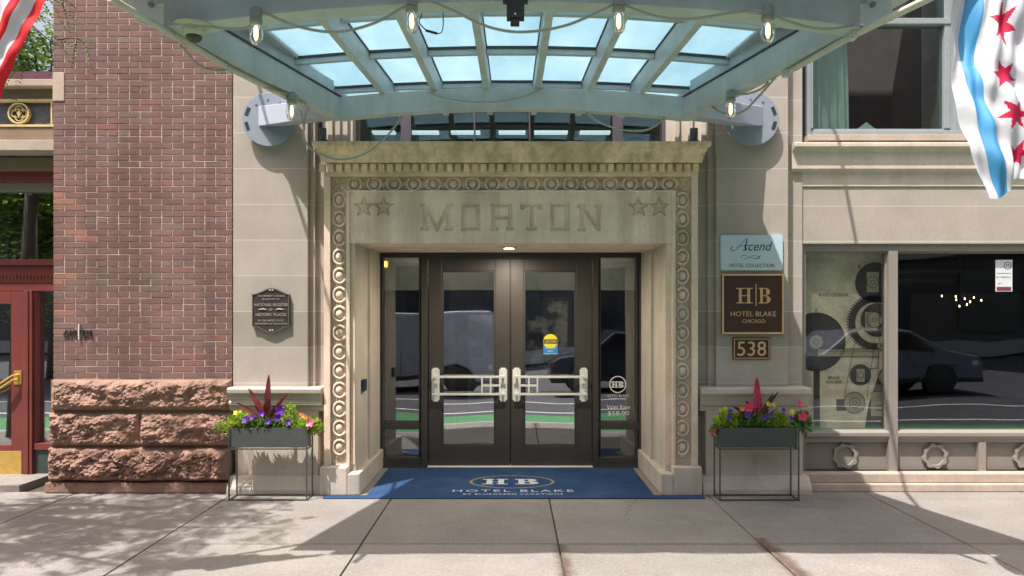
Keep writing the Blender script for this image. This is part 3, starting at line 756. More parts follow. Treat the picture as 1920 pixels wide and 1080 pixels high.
# shop window frame
sf = MB(); yF0, yF1 = 0.155, 0.255
zS0 = 0.165
sf.box(sx(1503), sx(1513), yF0, yF1, zS0, sz(457)); sf.box(sx(1513), XE, yF0, yF1, sz(470), sz(457))
sf.box(sx(1668), sx(1685), yF0-0.02, yF1, zS0, sz(470))
xm2 = sx(2330); sf.box(xm2, xm2+0.085, yF0-0.02, yF1, zS0, sz(470))
sf.prism([(sx(1513), y, z) for y, z in ((yF1, sz(806)),(yF0-0.02,sz(810)),(yF0-0.03,sz(812)),(yF0-0.03,sz(818)),(yF0,sz(824)),(yF0,sz(830)),(yF1,sz(830)))], (sx(1668)-sx(1513),0,0))
sf.prism([(sx(1685), y, z) for y, z in ((yF1, sz(806)),(yF0-0.02,sz(810)),(yF0-0.03,sz(812)),(yF0-0.03,sz(818)),(yF0,sz(824)),(yF0,sz(830)),(yF1,sz(830)))], (XE-sx(1685),0,0))
sf.box(sx(1513), XE, yF0-0.01, yF1, zS0, sz(884))
for px in (1838, 2010, 2180): sf.box(sx(px), sx(px+14), yF0-0.01, yF1, sz(884), sz(830))
SF = sf.build("shop_window_frame", M['taupe'], H, bevel=0.004)
panels = [(1513,1668),(1685,1838),(1852,2010),(2024,2180)]
for i, (a, b) in enumerate(panels):
    m = MB(); m.box(sx(a), sx(b), yF0+0.045, yF1, sz(884), sz(830)); po = m.build("bulkhead_panel", M['taupe_d'], SF)
    cx = sx([1590,1760,1932,2102][i]); cz = sz(857.5)
    m = MB(); r0, r1 = 0.085, 0.108; pts_o = []; 
    for q in range(32):
        t = 2*math.pi*(q+0.5)/32; oct_ = 1/max(abs(math.cos(((t+R(22.5)) % R(45))-R(22.5))), 0.1)
        tooth = 0.014 if (q % 4) in (0, 1) else 0.0
        pts_o.append(((r1+tooth)*oct_*math.cos(t), (r1+tooth)*oct_*math.sin(t), r0*oct_*math.cos(t), r0*oct_*math.sin(t)))
    b0 = len(m.v); yR0, yR1 = yF0+0.018, yF0+0.045
    for p in pts_o:
        m.v += [(cx+p[0], yR0, cz+p[1]), (cx+p[2], yR0, cz+p[3]), (cx+p[2], yR1, cz+p[3]), (cx+p[0], yR1, cz+p[1])]
    for q in range(32):
        q2 = (q+1) % 32
        for e in range(4):
            e2 = (e+1) % 4; m.poly([b0+q*4+e, b0+q*4+e2, b0+q2*4+e2, b0+q2*4+e])
    m.build("gear_ornament", M['taupe'], po, bevel=0.002)
for a, b in ((1513,1668),(1685,2330)):
    m = MB(); m.box(sx(a), sx(b), yF0+0.05, yF0+0.058, sz(808), sz(470)); m.build("shop_pane", M['shopglass'], SF)
    m = MB()
    for (x0, x1, z0, z1) in ((sx(a),sx(a)+0.012,sz(808),sz(470)),(sx(b)-0.012,sx(b),sz(808),sz(470)),(sx(a)+0.012,sx(b)-0.012,sz(474),sz(470))): m.box(x0,x1,yF0+0.03,yF0+0.05,z0,z1)
    m.build("glazing_bead", M['taupe'], SF)
# restaurant behind
m = MB()
m.box(sx(1500), XE, 5.4, 5.5, 0, 3.0); m.box(sx(1478), sx(1500), 0.3, 5.4, 0, 3.0); m.box(XE, XE+0.1, 0.3, 5.4, 0, 3.0)
m.box(sx(1500), XE, 0.3, 5.4, 0.3, 0.35); 
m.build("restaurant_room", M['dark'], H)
m = MB(); m.box(sx(1500), XE, 0.30, 5.4, 2.62, 2.7); m.build("restaurant_ceiling", solid("ceiling_paint", (0.28,0.29,0.26), 0.9), H)
m = MB()
for i in range(2): m.box(4.3+i*1.9, 6.0+i*1.9, 4.6, 4.65, 0.9, 2.0)
m.box(5.0, 6.8, 4.5, 4.55, 2.15, 2.22); m.box(5.1, 6.9, 4.5, 4.55, 2.3, 2.36)
m.build("wall_panelling", M['lobby'], H)
# upper right window
yW = 0.26
ux = lambda p: wx(p, yW)
uz = lambda p: wz(p, yW)
uf = MB()
uf.box(ux(1506), ux(1516), 0.20, 0.32, uz(262), 5.6)
uf.box(ux(1776), ux(1806), 0.14, 0.34, uz(262), 5.6)
uf.box(ux(1516), ux(1776), 0.14, 0.34, uz(262), uz(250))
uf.box(ux(1516), ux(1776), yW-0.03, 0.34, uz(250), uz(243))
uf.box(ux(1516), ux(1776), yW-0.06, 0.34, uz(49), uz(38))
uf.box(ux(1766), ux(1776), yW-0.05, 0.34, uz(243), 5.6)
uf.box(ux(1516), ux(1521), yW-0.05, 0.34, uz(243), 5.6)
UF = uf.build("sash_window", M['winframe'], H, bevel=0.004)
m = MB(); m.box(ux(1521), ux(1766), yW-0.004, yW+0.002, uz(243), uz(49)); m.box(ux(1521), ux(1766), yW-0.034, yW-0.028, uz(38), 5.6); m.build("pane", M['upglass'], UF)
m = MB(); m.box(ux(1500), ux(1806), 0.05, 0.33, uz(273)+0.002, uz(262)); m.build("sill", M['ledge'], UF, bevel=0.004)
m = MB(); m.box(ux(1806), XE, W, 1.0, sz(270), 9.0); m.box(ux(1500), ux(1806), W, 1.0, 5.6, 9.0)
m.build("shop_wall", M['lime'], H)
m = MB(); m.box(ux(1506), ux(1806)+0.5, 2.6, 2.7, 3.1, 5.7); m.box(ux(1490), ux(1506), 0.34, 2.6, 3.1, 5.7); m.box(ux(1806)+0.5, ux(1806)+0.6, 0.34, 2.6, 3.1, 5.7)
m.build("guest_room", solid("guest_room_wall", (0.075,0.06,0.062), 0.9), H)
m = MB(); m.box(ux(1506), ux(1806)+0.5, 0.9, 1.0, 3.25, 3.35); m.build("guest_room_floor", M['lobby'], H)
# side of the room: screen behind the glass
def curt(u, v):
    x = ux(1514)+(ux(1600)-ux(1514))*u*(1.0 - 0.10*math.sin(math.pi*v)) ; z = uz(243)+0.01+(5.5-uz(243))*v
    return (x+0.02*math.sin(v*5), 0.345+0.022*math.sin(u*34+0.8*math.sin(v*3)), z)
m = MB(); m.grid(70, 20, curt)
cu_ = m.build("curtain", M['curtain'], smooth=True); tag(cu_, "pale green sheer curtain gathered behind the upper right window", "curtain")
m = MB(); m.prism([(ux(1612),0.40,uz(243)),(ux(1700),0.40,uz(243)),(ux(1660),0.46,uz(232)),(ux(1645),0.48,uz(218)),(ux(1625),0.45,uz(233))], (0,0.04,0))
m.prism([(ux(1560),0.37,uz(243)),(ux(1720),0.37,uz(243)),(ux(1690),0.41,uz(238)),(ux(1600),0.41,uz(236))], (0,0.02,0))
tag(m.build("folded_cloth", M['curtain']), "pale folded cloth lying on the upper right window sill", "cloth")

# ================================================================= NEIGHBOURING BRICK BUILDING
BB = empty("brick_building", "neighbouring brick building with rough brown stone base and red framed entrance", "building", (-3.6, 0.5, 0))
BX0, BX1 = wx(100), wx(435)
m = MB(); m.box(BX0+0.004, BX1, 0.0045, 1.0, 1.05, 9.0); m.build("mortar_bed", M['mortar'], BB)
bw, bh, mo = 0.2025, 0.05825, 0.0095
m = MB(); z = 1.062; row = 0
while z < 8.9:
    header = (row % 7 == 4)
    w_ = bw/2 if header else bw
    off_ = 0 if header else ((row % 2)*bw/2)
    x = BX0 - off_
    while x < BX1-0.01:
        a = max(x, BX0)+ (0.0 if x < BX0+0.001 else mo/2); b = min(x+w_-mo/2, BX1)
        if b-a > 0.02:
            k = random.choice([random.uniform(0.90,1.06), random.uniform(0.95,1.12), random.uniform(0.82,1.0)])
            t = random.random()
            cc = (k, k, k)
            if t > 0.86: cc = (k*1.02, k*1.18, k*1.22)
            elif t < 0.12: cc = (k*1.12, k*0.98, k*0.92)
            if x < BX0+0.25 and random.random() < 0.14 and z < 3: cc = (k*1.5, k*1.25, k*1.1)
            m.col = cc
            j = random.uniform(-0.0015, 0.0015)
            zz = random.uniform(-0.0012, 0.0012)
            m.box(a, b, j, 0.012, z+mo/2+zz, z+bh-mo/2+zz+random.uniform(-0.0008,0.0008))
        x += w_
    z += bh; row += 1
m.build("brick_wall", M['brick'], BB, bevel=0.0018)
m = MB(); m.box(BX0-0.004, wx(120,-0.01), -0.008, 0.3, wz(190), wz(136)); m.build("corner_stone", M['ledge'], BB, bevel=0.006)
# rock-faced blocks
def rock(x0, x1, z0, z1, seed, depth=0.09, y=-0.01):
    m = MB(); nu_ = max(8, int((x1-x0)/0.010)); nv_ = max(6, int((z1-z0)/0.010))
    def fn(u, v):
        x = x0+(x1-x0)*u; z = z0+(z1-z0)*v
        e = min(1, min(u*(x1-x0), (1-u)*(x1-x0), v*(z1-z0)*1.2, (1-v)*(z1-z0)*1.2)/0.055)
        e = e**0.6
        n1 = noise.noise(Vector((x*4+seed, z*6, seed))); n2 = noise.noise(Vector((x*13+seed, z*17, seed*2)))
        n3 = noise.noise(Vector((x*36+seed, z*44, 5)))
        rm = noise.ridged_multi_fractal(Vector((x*3.1+seed, z*5.5, seed)), 1.0, 2.1, 5, 0.9, 2.0)
        vd = noise.voronoi(Vector((x*7+seed+n1, z*9+n1*2, seed)))[0]
        h = 0.62+0.42*n1+0.24*n2+0.18*n3+0.09*noise.noise(Vector((x*90, z*95, 8)))-0.12*(rm-1.0)+0.26*(vd[1]-vd[0])-0.15*vd[0]
        return (x, y-e*depth*max(0.05, h), z)
    m.grid(nu_, nv_, fn)
    o = m.build("base_stone", M['sandstone'], BB)
    return o
e_ = 0.006
rock(BX0-0.0, BX1+0.0, wz(770)+e_, wz(712), 1.3, 0.10)
rock(BX0-0.02, wx(265), wz(836)+e_, wz(773), 4.7, 0.12); rock(wx(266), BX1, wz(836)+e_, wz(773), 9.1, 0.12)
rock(BX0-0.03, BX1, wz(902)+e_, wz(838), 15.2, 0.17)
m = MB(); m.box(BX0-0.04, BX1-0.0, -0.075, 0.1, 0, wz(902)); m.build("footing_stone", M['sandstone'], BB, bevel=0.015)
m = MB(); m.box(BX0-0.02, BX1, -0.004, 0.6, 0.05, 1.052); m.build("stone_core", M['brown'], BB)
# entrance left of the pier
E = 0.55
ex = lambda p: wx(p, E)
ez = lambda p: wz(p, E)
EX0 = -8.0
m = MB(); m.box(EX0, BX0, 0.12, 0.8, wz(161,0.12), wz(148,0.12)); m.box(EX0, BX0, 0.05, 0.8, wz(282,0.05), wz(262,0.05)); m.build("stone_ledge", M['ledge'], BB, bevel=0.005)
m = MB(); m.box(EX0, BX0, 0.22, 0.8, wz(186,0.22), wz(160,0.12)); m.box(EX0, BX0, 0.2, 0.8, wz(262,0.05)-0.001, wz(238,0.2)); m.box(EX0, BX0, 0.30, 0.8, wz(318,0.3), wz(295,0.3))
m.build("stone_band", M['brown'], BB, bevel=0.004)
m = MB(); m.box(EX0, BX0, 0.24, 0.8, wz(238,0.2), wz(186,0.22)); fp = m.build("frieze_panel", M['slate'], BB)
m = MB(); m.box(EX0, BX0, 0.19, 0.24, wz(191,0.2), wz(186,0.2)); m.box(EX0, BX0, 0.19, 0.24, wz(238,0.2), wz(234,0.2)); m.box(wx(96,0.2), wx(99,0.2), 0.19, 0.24, wz(234,0.2), wz(191,0.2))
m.build("gilt_border", M['gold'], fp, bevel=0.002)
m = MB(); cx, cz = wx(34,0.2), wz(212,0.2)
m.ring((cx, 0.20, cz), 0.088, 0.104, 0.04)
for q in range(4): m.ring((cx+0.034*math.cos(R(90*q)), 0.21, cz+0.034*math.sin(R(90*q))), 0.034, 0.043, 0.03, a0=90*q-115, a1=90*q+115, n=16)
m.prism([(cx-0.022,0.205,cz+0.012),(cx,0.205,cz-0.05),(cx+0.022,0.205,cz+0.012),(cx+0.008,0.205,cz+0.018),(cx+0.006,0.205,cz+0.05),(cx-0.006,0.205,cz+0.05),(cx-0.008,0.205,cz+0.018)], (0,0.035,0))
m.build("medallion", M['gold'], fp, bevel=0.002)
m = MB(); m.box(EX0, BX0, 0.28, 0.8, wz(295,0.3), wz(282,0.05)-0.001); m.build("soffit_strip", M['green_d'], BB)
m = MB()
m.box(EX0, BX0, 0.40, 0.8, ez(345), wz(318,0.3)-0.001)
m.box(EX0, BX0, 0.50, 0.8, ez(498), ez(487)); m.box(EX0, BX0, 0.54, 0.8, ez(532), ez(499)); m.box(EX0, BX0, 0.50, 0.8, ez(546), ez(533))
m.box(ex(52), ex(68), 0.48, 0.62, 0.06, ez(545)); m.box(ex(68), ex(72), 0.51, 0.62, ez(842), ez(545)); m.box(ex(60), ex(62), 0.468, 0.5, 0.06, ez(545))
m.box(ex(68), BX0+0.001, 0.50, 0.62, ez(842), ez(830))
for q in range(70):
    xx = ex(95)-q*0.035; m.box(xx, xx+0.018, 0.532, 0.542, ez(523), ez(515))
EN = m.build("entrance_frame", M['red'], BB, bevel=0.003)
m = MB(); m.box(ex(66), BX0+0.001, 0.52, 0.62, 0.06, ez(843)); m.build("bulkhead", M['green_d'], EN)
m = MB(); m.box(EX0, BX0, 0.60, 0.606, ez(487), ez(345)); m.box(ex(72), BX0, 0.58, 0.586, ez(830), ez(545)); m.build("pane", M['glass'], EN)
m = MB(); m.box(EX0, BX0, 0.50, 0.62, ez(358), ez(345)); m.build("transom_bar", M['taupe'], EN)
dd = MB(); x0 = ex(-130); x1 = ex(51); y0, y1 = 0.50, 0.55
dd.box(ex(27), x1, y0, y1, 0.07, ez(547)); dd.box(x0, ex(27), y0, y1, ez(570), ez(547)); dd.box(x0, ex(27), y0, y1, 0.07, ez(833)); dd.box(x0, ex(-105), y0, y1, ez(833), ez(570))
DD = dd.build("door", M['red'], BB, bevel=0.004)
m = MB(); m.box(ex(-105), ex(27), 0.52, 0.526, ez(833), ez(570)); m.build("pane", M['glass'], DD)
m = MB(); m.box(ex(-100), ex(47), 0.494, 0.50, ez(889), ez(844)); m.build("kick_plate", M['brass'], DD, bevel=0.002)
m = MB(); m.box(ex(33), ex(47), 0.492, 0.50, ez(720), ez(694))
for dzz in (0.0, 0.045):
    m.tube([(ex(42),0.49,ez(702)-dzz),(ex(36),0.44,ez(703)-dzz),(ex(18),0.42,ez(716)-dzz),(ex(-5),0.42,ez(728)-dzz),(ex(-40),0.42,ez(738)-dzz)], 0.010, 8)
m.build("handle", M['brass'], DD, smooth=False)
m = MB(); m.box(EX0-0.3, EX0, 0.0, 1.0, 0, 9); m.build("brick_wall", M['mortar'], BB)
m = MB(); m.box(EX0, BX0, 1.6, 1.7, 0, 9); m.box(EX0,BX0,0.62,1.6,ez(345)+0.2,ez(345)+0.3); m.box(EX0, BX0, 0.62, 1.6, 0.0, 0.06); m.build("vestibule", M['dark'], BB)
# upper window of the neighbour
m = MB(); m.box(EX0, BX0, 0.30, 0.36, wz(148,0.3), wz(134,0.3)); m.box(EX0, BX0, 0.30, 0.36, 5.5, 9.0); uwn = m.build("upper_window", solid("plum_sill_paint", (0.10,0.03,0.05), 0.5), BB)
m = MB(); m.box(EX0, BX0, 0.34, 0.346, wz(134,0.3), 5.5); m.build("pane", M['glass'], uwn)
# small letters fixed on the brick
s_ = empty("wall_lettering", "tiny dark metal letters with a thin vertical bar on the brick pier", "sign", (wx(148), -0.01, wz(624)))
m = MB(); m.text("AM", wx(131.5), -0.022, wz(624), width=0.115, h=0.052, th=0.018); m.text("PI", wx(163.5), -0.022, wz(624), width=0.085, h=0.052, th=0.018)
m.build("letters", M['blackm'], s_)
m = MB(); m.box(wx(149.2), wx(150.8), -0.024, -0.002, wz(637), wz(607)); m.build("bar", M['silver'], s_)
for q in MB().f: pass

# ================================================================= CANOPY
CA = empty("entrance_canopy", "grey green steel and frosted glass canopy hung over the entrance", "canopy", (0, -0.3, 3.3))
RISE = 0.155
def arch(u, t=2.7): return (0.08+0.07*max(0, min(1, (t-0.7)/2)))*(1-u*u)
def bw_(t): return 1.44+0.275*(t-0.76)                # half width of the beams
def arched_beam(name, t0, t1, zb, h, wI, extra=0.0):
    m = MB(); n = 32; b0 = len(m.v)
    for k in range(n+1):
        u = -1+2*k/n
        z = zb+arch(u, t0)
        for (t, zz) in ((t1, z), (t0, z), (t0, z+h), (t1, z+h)):
            m.v.append((u*(bw_(t)+extra), -t, zz))
    for k in range(n):
        for e in range(4):
            e2 = (e+1) % 4; m.poly([b0+k*4+e, b0+k*4+e2, b0+(k+1)*4+e2, b0+(k+1)*4+e])
    m.poly([b0+e for e in range(4)]); m.poly([b0+n*4+e for e in reversed(range(4))])
    return m.build(name, M['canopy'], CA, bevel=0.004, angle=50)
arched_beam("back_beam", 0.66, 0.76, 3.30, 0.178, 1.44)
arched_beam("front_beam", 2.60, 2.74, 3.295, 0.30, 2.0)
arched_beam("front_beam", 2.99, 3.08, 3.45, 0.34, 2.0, 0.25)
for s in (-1, 1):
    m = MB(); ti, to = 0.66, 2.60
    xi, xo = bw_(ti), bw_(to)
    pts = [(s*xi, -ti, 3.30), (s*(xi+0.10), -ti, 3.30), (s*(xo+0.10), -to, 3.30), (s*xo, -to, 3.30)]
    if s < 0: pts.reverse()
    m.prism(pts, (0,0,0.178)); m.build("side_beam", M['canopy'], CA, bevel=0.004)
    m = MB(); pts = [(s*(xi+0.10), -ti, 3.486), (s*(xi+0.15), -ti, 3.486), (s*(xo+0.15), -to, 3.486), (s*(xo+0.10), -to, 3.486)]
    if s < 0: pts.reverse()
    m.prism(pts, (0,0,0.16)); m.build("side_rail", M['canopy'], CA, bevel=0.003)
def rx(i, t): return i*(0.435+0.0325*(t-0.76))
GZ = 3.62
def gz(x, t): return GZ+(0.07+0.07*max(0, min(1, (t-0.7)/2)))*(1-min(1, (abs(x)/1.75))**2) + 0.02
for i in (-2.5,-1.5,-0.5,0.5,1.5,2.5):
    m = MB()
    for (ta, tb) in ((0.0, 2.86),):
        a = Vector((rx(i, ta), -ta, 0)); b = Vector((rx(i, tb), -tb, 0))
        za = gz(a.x, ta)-0.095; zb_ = gz(b.x, tb)-0.095
        m.bar((a.x, a.y, za), (b.x, b.y, zb_), 0.052, 0.17)
    m.build("rafter", M['canopy'], CA, bevel=0.003)
tp = [0.0, 0.44, 1.22, 1.92, 2.50, 3.04]
bays = [-3.8,-2.5,-1.5,-0.5,0.5,1.5,2.5,3.8]
for j in range(1, 5):
    m = MB()
    for a, b in zip(bays[:-1], bays[1:]):
        for dt, hh, ww in ((-0.030, 0.040, 0.022), (0.016, 0.06, 0.022)):
            t = tp[j]+dt; xa, xb = rx(a, t)+(0.03), rx(b, t)-(0.03)
            m.bar((xa, -t, gz(xa,t)-0.03), (xb, -t, gz(xb,t)-0.03), ww, hh)
    m.build("glazing_bar", M['canopy'], CA, bevel=0.002)
for j in range(1, 5):                                  # thin black strips along the glazing bars
    m = MB()
    for a, b in zip(bays[:-1], bays[1:]):
        for dt in (-0.046, -0.010, 0.034):
            t = tp[j]+dt; xa, xb = rx(a, t)+0.03, rx(b, t)-0.03
            m.bar((xa, -t, gz(xa,t)-0.012), (xb, -t, gz(xb,t)-0.012), 0.009, 0.020)
    m.build("glazing_strip", M['blackm'], CA)
for s in (-1, 1):
    m = MB(); m.bar((s*(bw_(0.66)-0.004), -0.66, 3.484), (s*(bw_(2.60)-0.004), -2.60, 3.484), 0.012, 0.012)
    m.build("rail_shadow_line", M['blackm'], CA)  # black bar painting in the shadow line under the side rail
    for i in (-2.5,-1.5,-0.5,0.5,1.5,2.5):  # thin black strips beside the rafters
        m = MB(); m.bar((rx(i,0.5)+s*0.030, -0.5, gz(rx(i,0.5),0.5)-0.006), (rx(i,2.86)+s*0.030, -2.86, gz(rx(i,2.86),2.86)-0.006), 0.008, 0.014)
        m.build("rafter_strip", M['blackm'], CA)
for j in range(5):
    for a, b in zip(bays[:-1], bays[1:]):
        m = MB(); t0, t1 = tp[j]+0.004, tp[j+1]-0.004
        n0 = len(m.v)
        c = [(rx(a,t0)+0.004,t0),(rx(b,t0)-0.004,t0),(rx(b,t1)-0.004,t1),(rx(a,t1)+0.004,t1)]
        for dzz in (0, 0.012):
            for x, t in c: m.v.append((x, -t, gz(x,t)+dzz))
        for q in ((0,1,2,3),(7,6,5,4),(0,4,5,1),(1,5,6,2),(2,6,7,3),(3,7,4,0)): m.poly([n0+i for i in q])
        m.build("glass_panel", M['panel_glass'], CA)
for s in (-1, 1):                                      # solid wings either side of the glass
    m = MB(); q = [(3.5,0.0,False),(3.5,2.95,False)]
    p = [(s*(rx(3.8,0.0)-0.07), -0.0), (s*1.90, -0.0), (s*2.68, -3.05), (s*(rx(3.8,3.05)-0.07), -3.05)]
    if s < 0: p.reverse()
    m.prism([(x, y, GZ+0.010) for x, y in p], (0,0,0.055)); m.build("edge_panel", M['canopy'], CA, bevel=0.003)
def disc_plate(cx, cz, s):
    d = MB()
    d.disc((cx, -0.085, cz), 0.25, -0.065, 40); 
    d.tube([(cx, -0.065, cz), (cx, 0.0, cz)], 0.06, 12)
    o = d.build("wall_plate", M['steel'], CA, bevel=0.003)
    m = MB()
    for ang in ((160, 197) if s < 0 else (20, -17)):
        t = R(ang); px_, pz_ = cx+0.212*math.cos(t), cz+0.212*math.sin(t)
        a = R(ang+90+ (0))
        u = Vector((math.cos(a), 0, math.sin(a)))*0.038; v = Vector((math.cos(t), 0, math.sin(t)))*0.016
        c = Vector((px_, -0.0885, pz_)); m = MB(); m.prism([c-u-v, c+u-v, c+u+v, c-u+v], (0,0.003,0)); m.build("slot", M['dark_hole'], o)
    m = MB()
    for q in range(3):
        t = R(60+q*35); m = MB(); m.lathe((cx+0.19*math.cos(t), -0.085, cz+0.19*math.sin(t)), [(0.012,-0.008),(0.012,0.0)], 'y', 6)
        m.build("bolt", M['steel'], o)
    # arm from the plate to the back corner of the canopy
    m = MB(); x1 = s*1.50
    e = 0.085
    A = [(cx+s*0.10, -0.085), (cx-s*0.16, -0.085), (x1-s*0.12, -0.70), (x1+s*0.09, -0.76)]
    zl = (3.405, 3.405, 3.31, 3.31); zh = (3.59, 3.59, 3.47, 3.47)
    n0 = len(m.v)
    for (x, y), z in zip(A, zl): m.v.append((x, y, z))
    for (x, y), z in zip(A, zh): m.v.append((x, y, z))
    for q in ((0,3,2,1),(4,5,6,7),(0,1,5,4),(1,2,6,5),(2,3,7,6),(3,0,4,7)): m.poly([n0+i for i in q])
    m.build("arm", M['lit_bracket_paint'], CA, bevel=0.006)
disc_plate(wx(510), wz(228), -1); disc_plate(wx(1405), wz(227), 1)
for s in (-1, 1):                                      # hanger plates and tie rods at the front corners
    c = Vector((s*2.17, -2.5, 3.50))
    m = MB(); pts = []
    for q in range(15):
        t = R(180+20+(140)*q/14) if True else 0
        pts.append((c.x+0.135*math.cos(t)-s*0.0, c.y, c.z+0.135*math.sin(t)+0.03))
    pts += [(c.x+0.10, c.y, c.z+0.26), (c.x-0.10, c.y, c.z+0.26)]
    m.prism(pts, (0, 0.018, 0)); m.box(c.x-s*0.35, c.x-s*0.02, c.y+0.02, c.y+0.04, c.z-0.08, c.z+0.14)
    hp = m.build("hanger_plate", M['white_metal'], CA, bevel=0.003)
    m = MB(); m.lathe((c.x, c.y-0.012, c.z+0.02), [(0.016,-0.01),(0.016,0.012)], 'y', 6); m.tube([(c.x-0.04*s, c.y-0.03, c.z+0.10), (c.x-0.02*s, c.y-0.03, c.z+0.25)], 0.028, 12)
    m.build("bolt", M['steel'], hp)
    m = MB(); m.tube([(c.x, c.y-0.01, c.z+0.15), (s*2.75, 0.0, 4.95)], 0.017, 10); m.build("tie_rod", M['steel'], CA)
    m = MB(); m.disc((s*2.75, -0.03, 4.95), 0.16, 0.0, 30); m.build("rod_plate", M['steel'], CA, bevel=0.002)

# --- conduits clipped along the side beams
for s, pts, lab in ((-1, [(205,-5,3.18),(430,128,2.08),(566,197,1.24)], "thin grey conduit running outside the left canopy beam"),
               (1, [(1752,-8,3.20),(1600,66,2.67),(1476,136,2.0)], "thin beige conduit running outside the right canopy beam")):
    P = [Vector((wx(a,-t), -t, wz(b,-t))) for a, b, t in pts]
    e = empty("conduit_pipe", lab, "conduit", tuple(P[-1]), group="conduits along the canopy beams")
    m = MB(); m.tube(P, 0.020, 10); m.build("pipe", M['cgrey'], e, smooth=False)
    for q in (P[1], P[2]):
        m = MB(); m.box(q.x-0.025, q.x+0.012, q.y-0.03, q.y+0.03, q.z-0.028, q.z+0.08); m.build("clamp", M['canopy'], e, bevel=0.004)
        m = MB(); m.tube([q+Vector((0,-0.05,0)), q+Vector((0,0.05,0))], 0.022, 10); m.build("coupling", M['cgrey'], e)

# --- string lights
def sm(pts, n=6):                                      # Catmull-Rom
    out = []; P = [Vector(p) for p in pts]
    for i in range(len(P)-1):
        p0 = P[max(i-1,0)]; p1 = P[i]; p2 = P[i+1]; p3 = P[min(i+2, len(P)-1)]
        for k in range(n):
            t = k/n
            out.append(0.5*((2*p1)+(-p0+p2)*t+(2*p0-5*p1+4*p2-p3)*t*t+(-p0+3*p1-3*p2+p3)*t**3))
    out.append(P[-1]); return out
SL = empty("string_lights", "rubber light string with clear filament bulbs looping under the canopy beams", "string lights", (0, -2.6, 3.4))
def cab(pts, r=0.0085):
    m = MB(); m.tube(sm([(wx(a,-t), -t, wz(b,-t)) for a, b, t in pts]), r, 8); m.build("cable", M['cable'], SL, smooth=True)
T = 2.79
cab([(362,52,T),(390,50,T),(430,54,T),(468,50,T),(480,24,T)])
cab([(480,24,T),(500,26,T),(560,50,T),(630,60,T),(700,44,T),(755,14,T),(772,4,T)])
cab([(772,4,T),(800,0,T),(850,20,T),(915,50,T),(980,60,T),(1060,48,T),(1130,18,T),(1160,2,T)])
cab([(1160,2,T),(1185,15,T),(1230,30,T),(1290,36,T),(1370,24,T),(1422,20,T),(1440,22,T)])
cab([(1440,22,T),(1465,35,T),(1520,52,T),(1560,54,T),(1600,48,2.74)])
cab([(340,86,2.6),(352,100,2.5),(372,122,2.35),(400,131,2.2),(425,130,2.1)])
cab([(442,138,2.0),(470,150,1.85),(510,168,1.65),(540,176,1.48)])
cab([(556,178,1.42),(562,205,1.2),(569,235,1.0),(571,262,0.9),(590,284,0.8),(640,299,0.75),(690,285,0.72),(730,250,0.7),(754,218,0.7)])
cab([(578,200,1.1),(572,218,1.0),(570,242,0.95)], 0.0085)
cab([(800,172,0.80),(830,182,0.80),(880,190,0.80),(940,190,0.80),(990,178,0.80),(1020,164,0.80)])
cab([(1098,210,0.72),(1125,230,0.72),(1170,244,0.72),(1215,243,0.72),(1248,220,0.72)])
cab([(1334,198,1.1),(1350,210,1.2),(1370,214,1.3),(1395,208,1.4),(1425,178,1.6),(1450,150,1.8),(1466,130,1.95)])
cab([(1378,176,1.5),(1400,176,1.55),(1425,168,1.65),(1440,155,1.75)])
for k_ in range(6):
    xa, xb = -2.33+k_*0.777, -2.33+(k_+1)*0.777
    pa = [(xa+(xb-xa)*i/12, -3.04, 3.475-0.085*(1-(2*i/12-1)**2)+0.05*(1-((xa+(xb-xa)*i/12)/2.33)**2)) for i in range(13)]
    m = MB(); m.tube(pa, 0.011, 8); m.build("cable", M['cable'], SL, smooth=True)
bulb_g = glass_mat("bulb_glass", (0.97,0.93,0.88), 0.04, 0)
fil = plain("filament", (1.0,0.62,0.30), 0.5, emit=1.6)
def lampb(px, py, t, k=1.0):
    x, z = wx(px,-t), wz(py,-t)
    m = MB(); m.lathe((x,-t,z), [(0.018,0.03),(0.030,0.026),(0.034,0.0),(0.034,-0.03),(0.028,-0.034),(0.036,-0.038),(0.036,-0.055),(0.030,-0.062)], 'z', 16)
    so_ = m.build("socket", M['socket'], SL, smooth=False, bevel=0.0015)
    m = MB(); m.lathe((x,-t,z-0.062), [(0.026,0.0),(0.037,-0.02),(0.039,-0.07),(0.034,-0.10),(0.020,-0.118),(0.004,-0.122)], 'z', 18)
    bo = m.build("bulb", bulb_g, so_, smooth=True)
    m = MB()
    for q in (-1, 1):
        m.tube([(x+q*0.002,-t,z-0.07),(x+q*0.0065,-t,z-0.085),(x+q*0.0075,-t,z-0.135),(x+q*0.002,-t,z-0.155)], [0.003,0.006,0.006,0.003], 6)
    m.build("filament", fil, so_)
for a in ((480,24,T),(772,2,T),(1160,2,T),(1440,20,T),(547,180,1.45),(1370,176,1.5)): lampb(*a)
# little splice hanging from the string, camera and sensor
e = empty("cable_splice", "thin black wire loop with an inline connector below the canopy glass", "cable", (wx(810,-2.5), -2.5, wz(40,-2.5)))
m = MB(); m.tube(sm([(wx(a,-2.5),-2.5,wz(b,-2.5)) for a, b in ((792,12),(790,30),(786,42),(798,56))]), 0.0035, 6); m.tube(sm([(wx(a,-2.5),-2.5,wz(b,-2.5)) for a, b in ((836,6),(831,22),(831,45),(828,60),(820,63))]), 0.0035, 6)
m.build("wire", M['blackm'], e)
m = MB(); m.tube([(wx(798,-2.5),-2.5,wz(57,-2.5)),(wx(820,-2.5),-2.5,wz(63,-2.5))], 0.008, 8); m.build("connector", M['blackm'], e)
e = empty("dome_camera", "white dome security camera under the left front corner of the canopy", "camera", (wx(363,-2.62), -2.62, wz(50,-2.62)))
tc = 2.68; x, z = wx(364,-tc), wz(48,-tc)
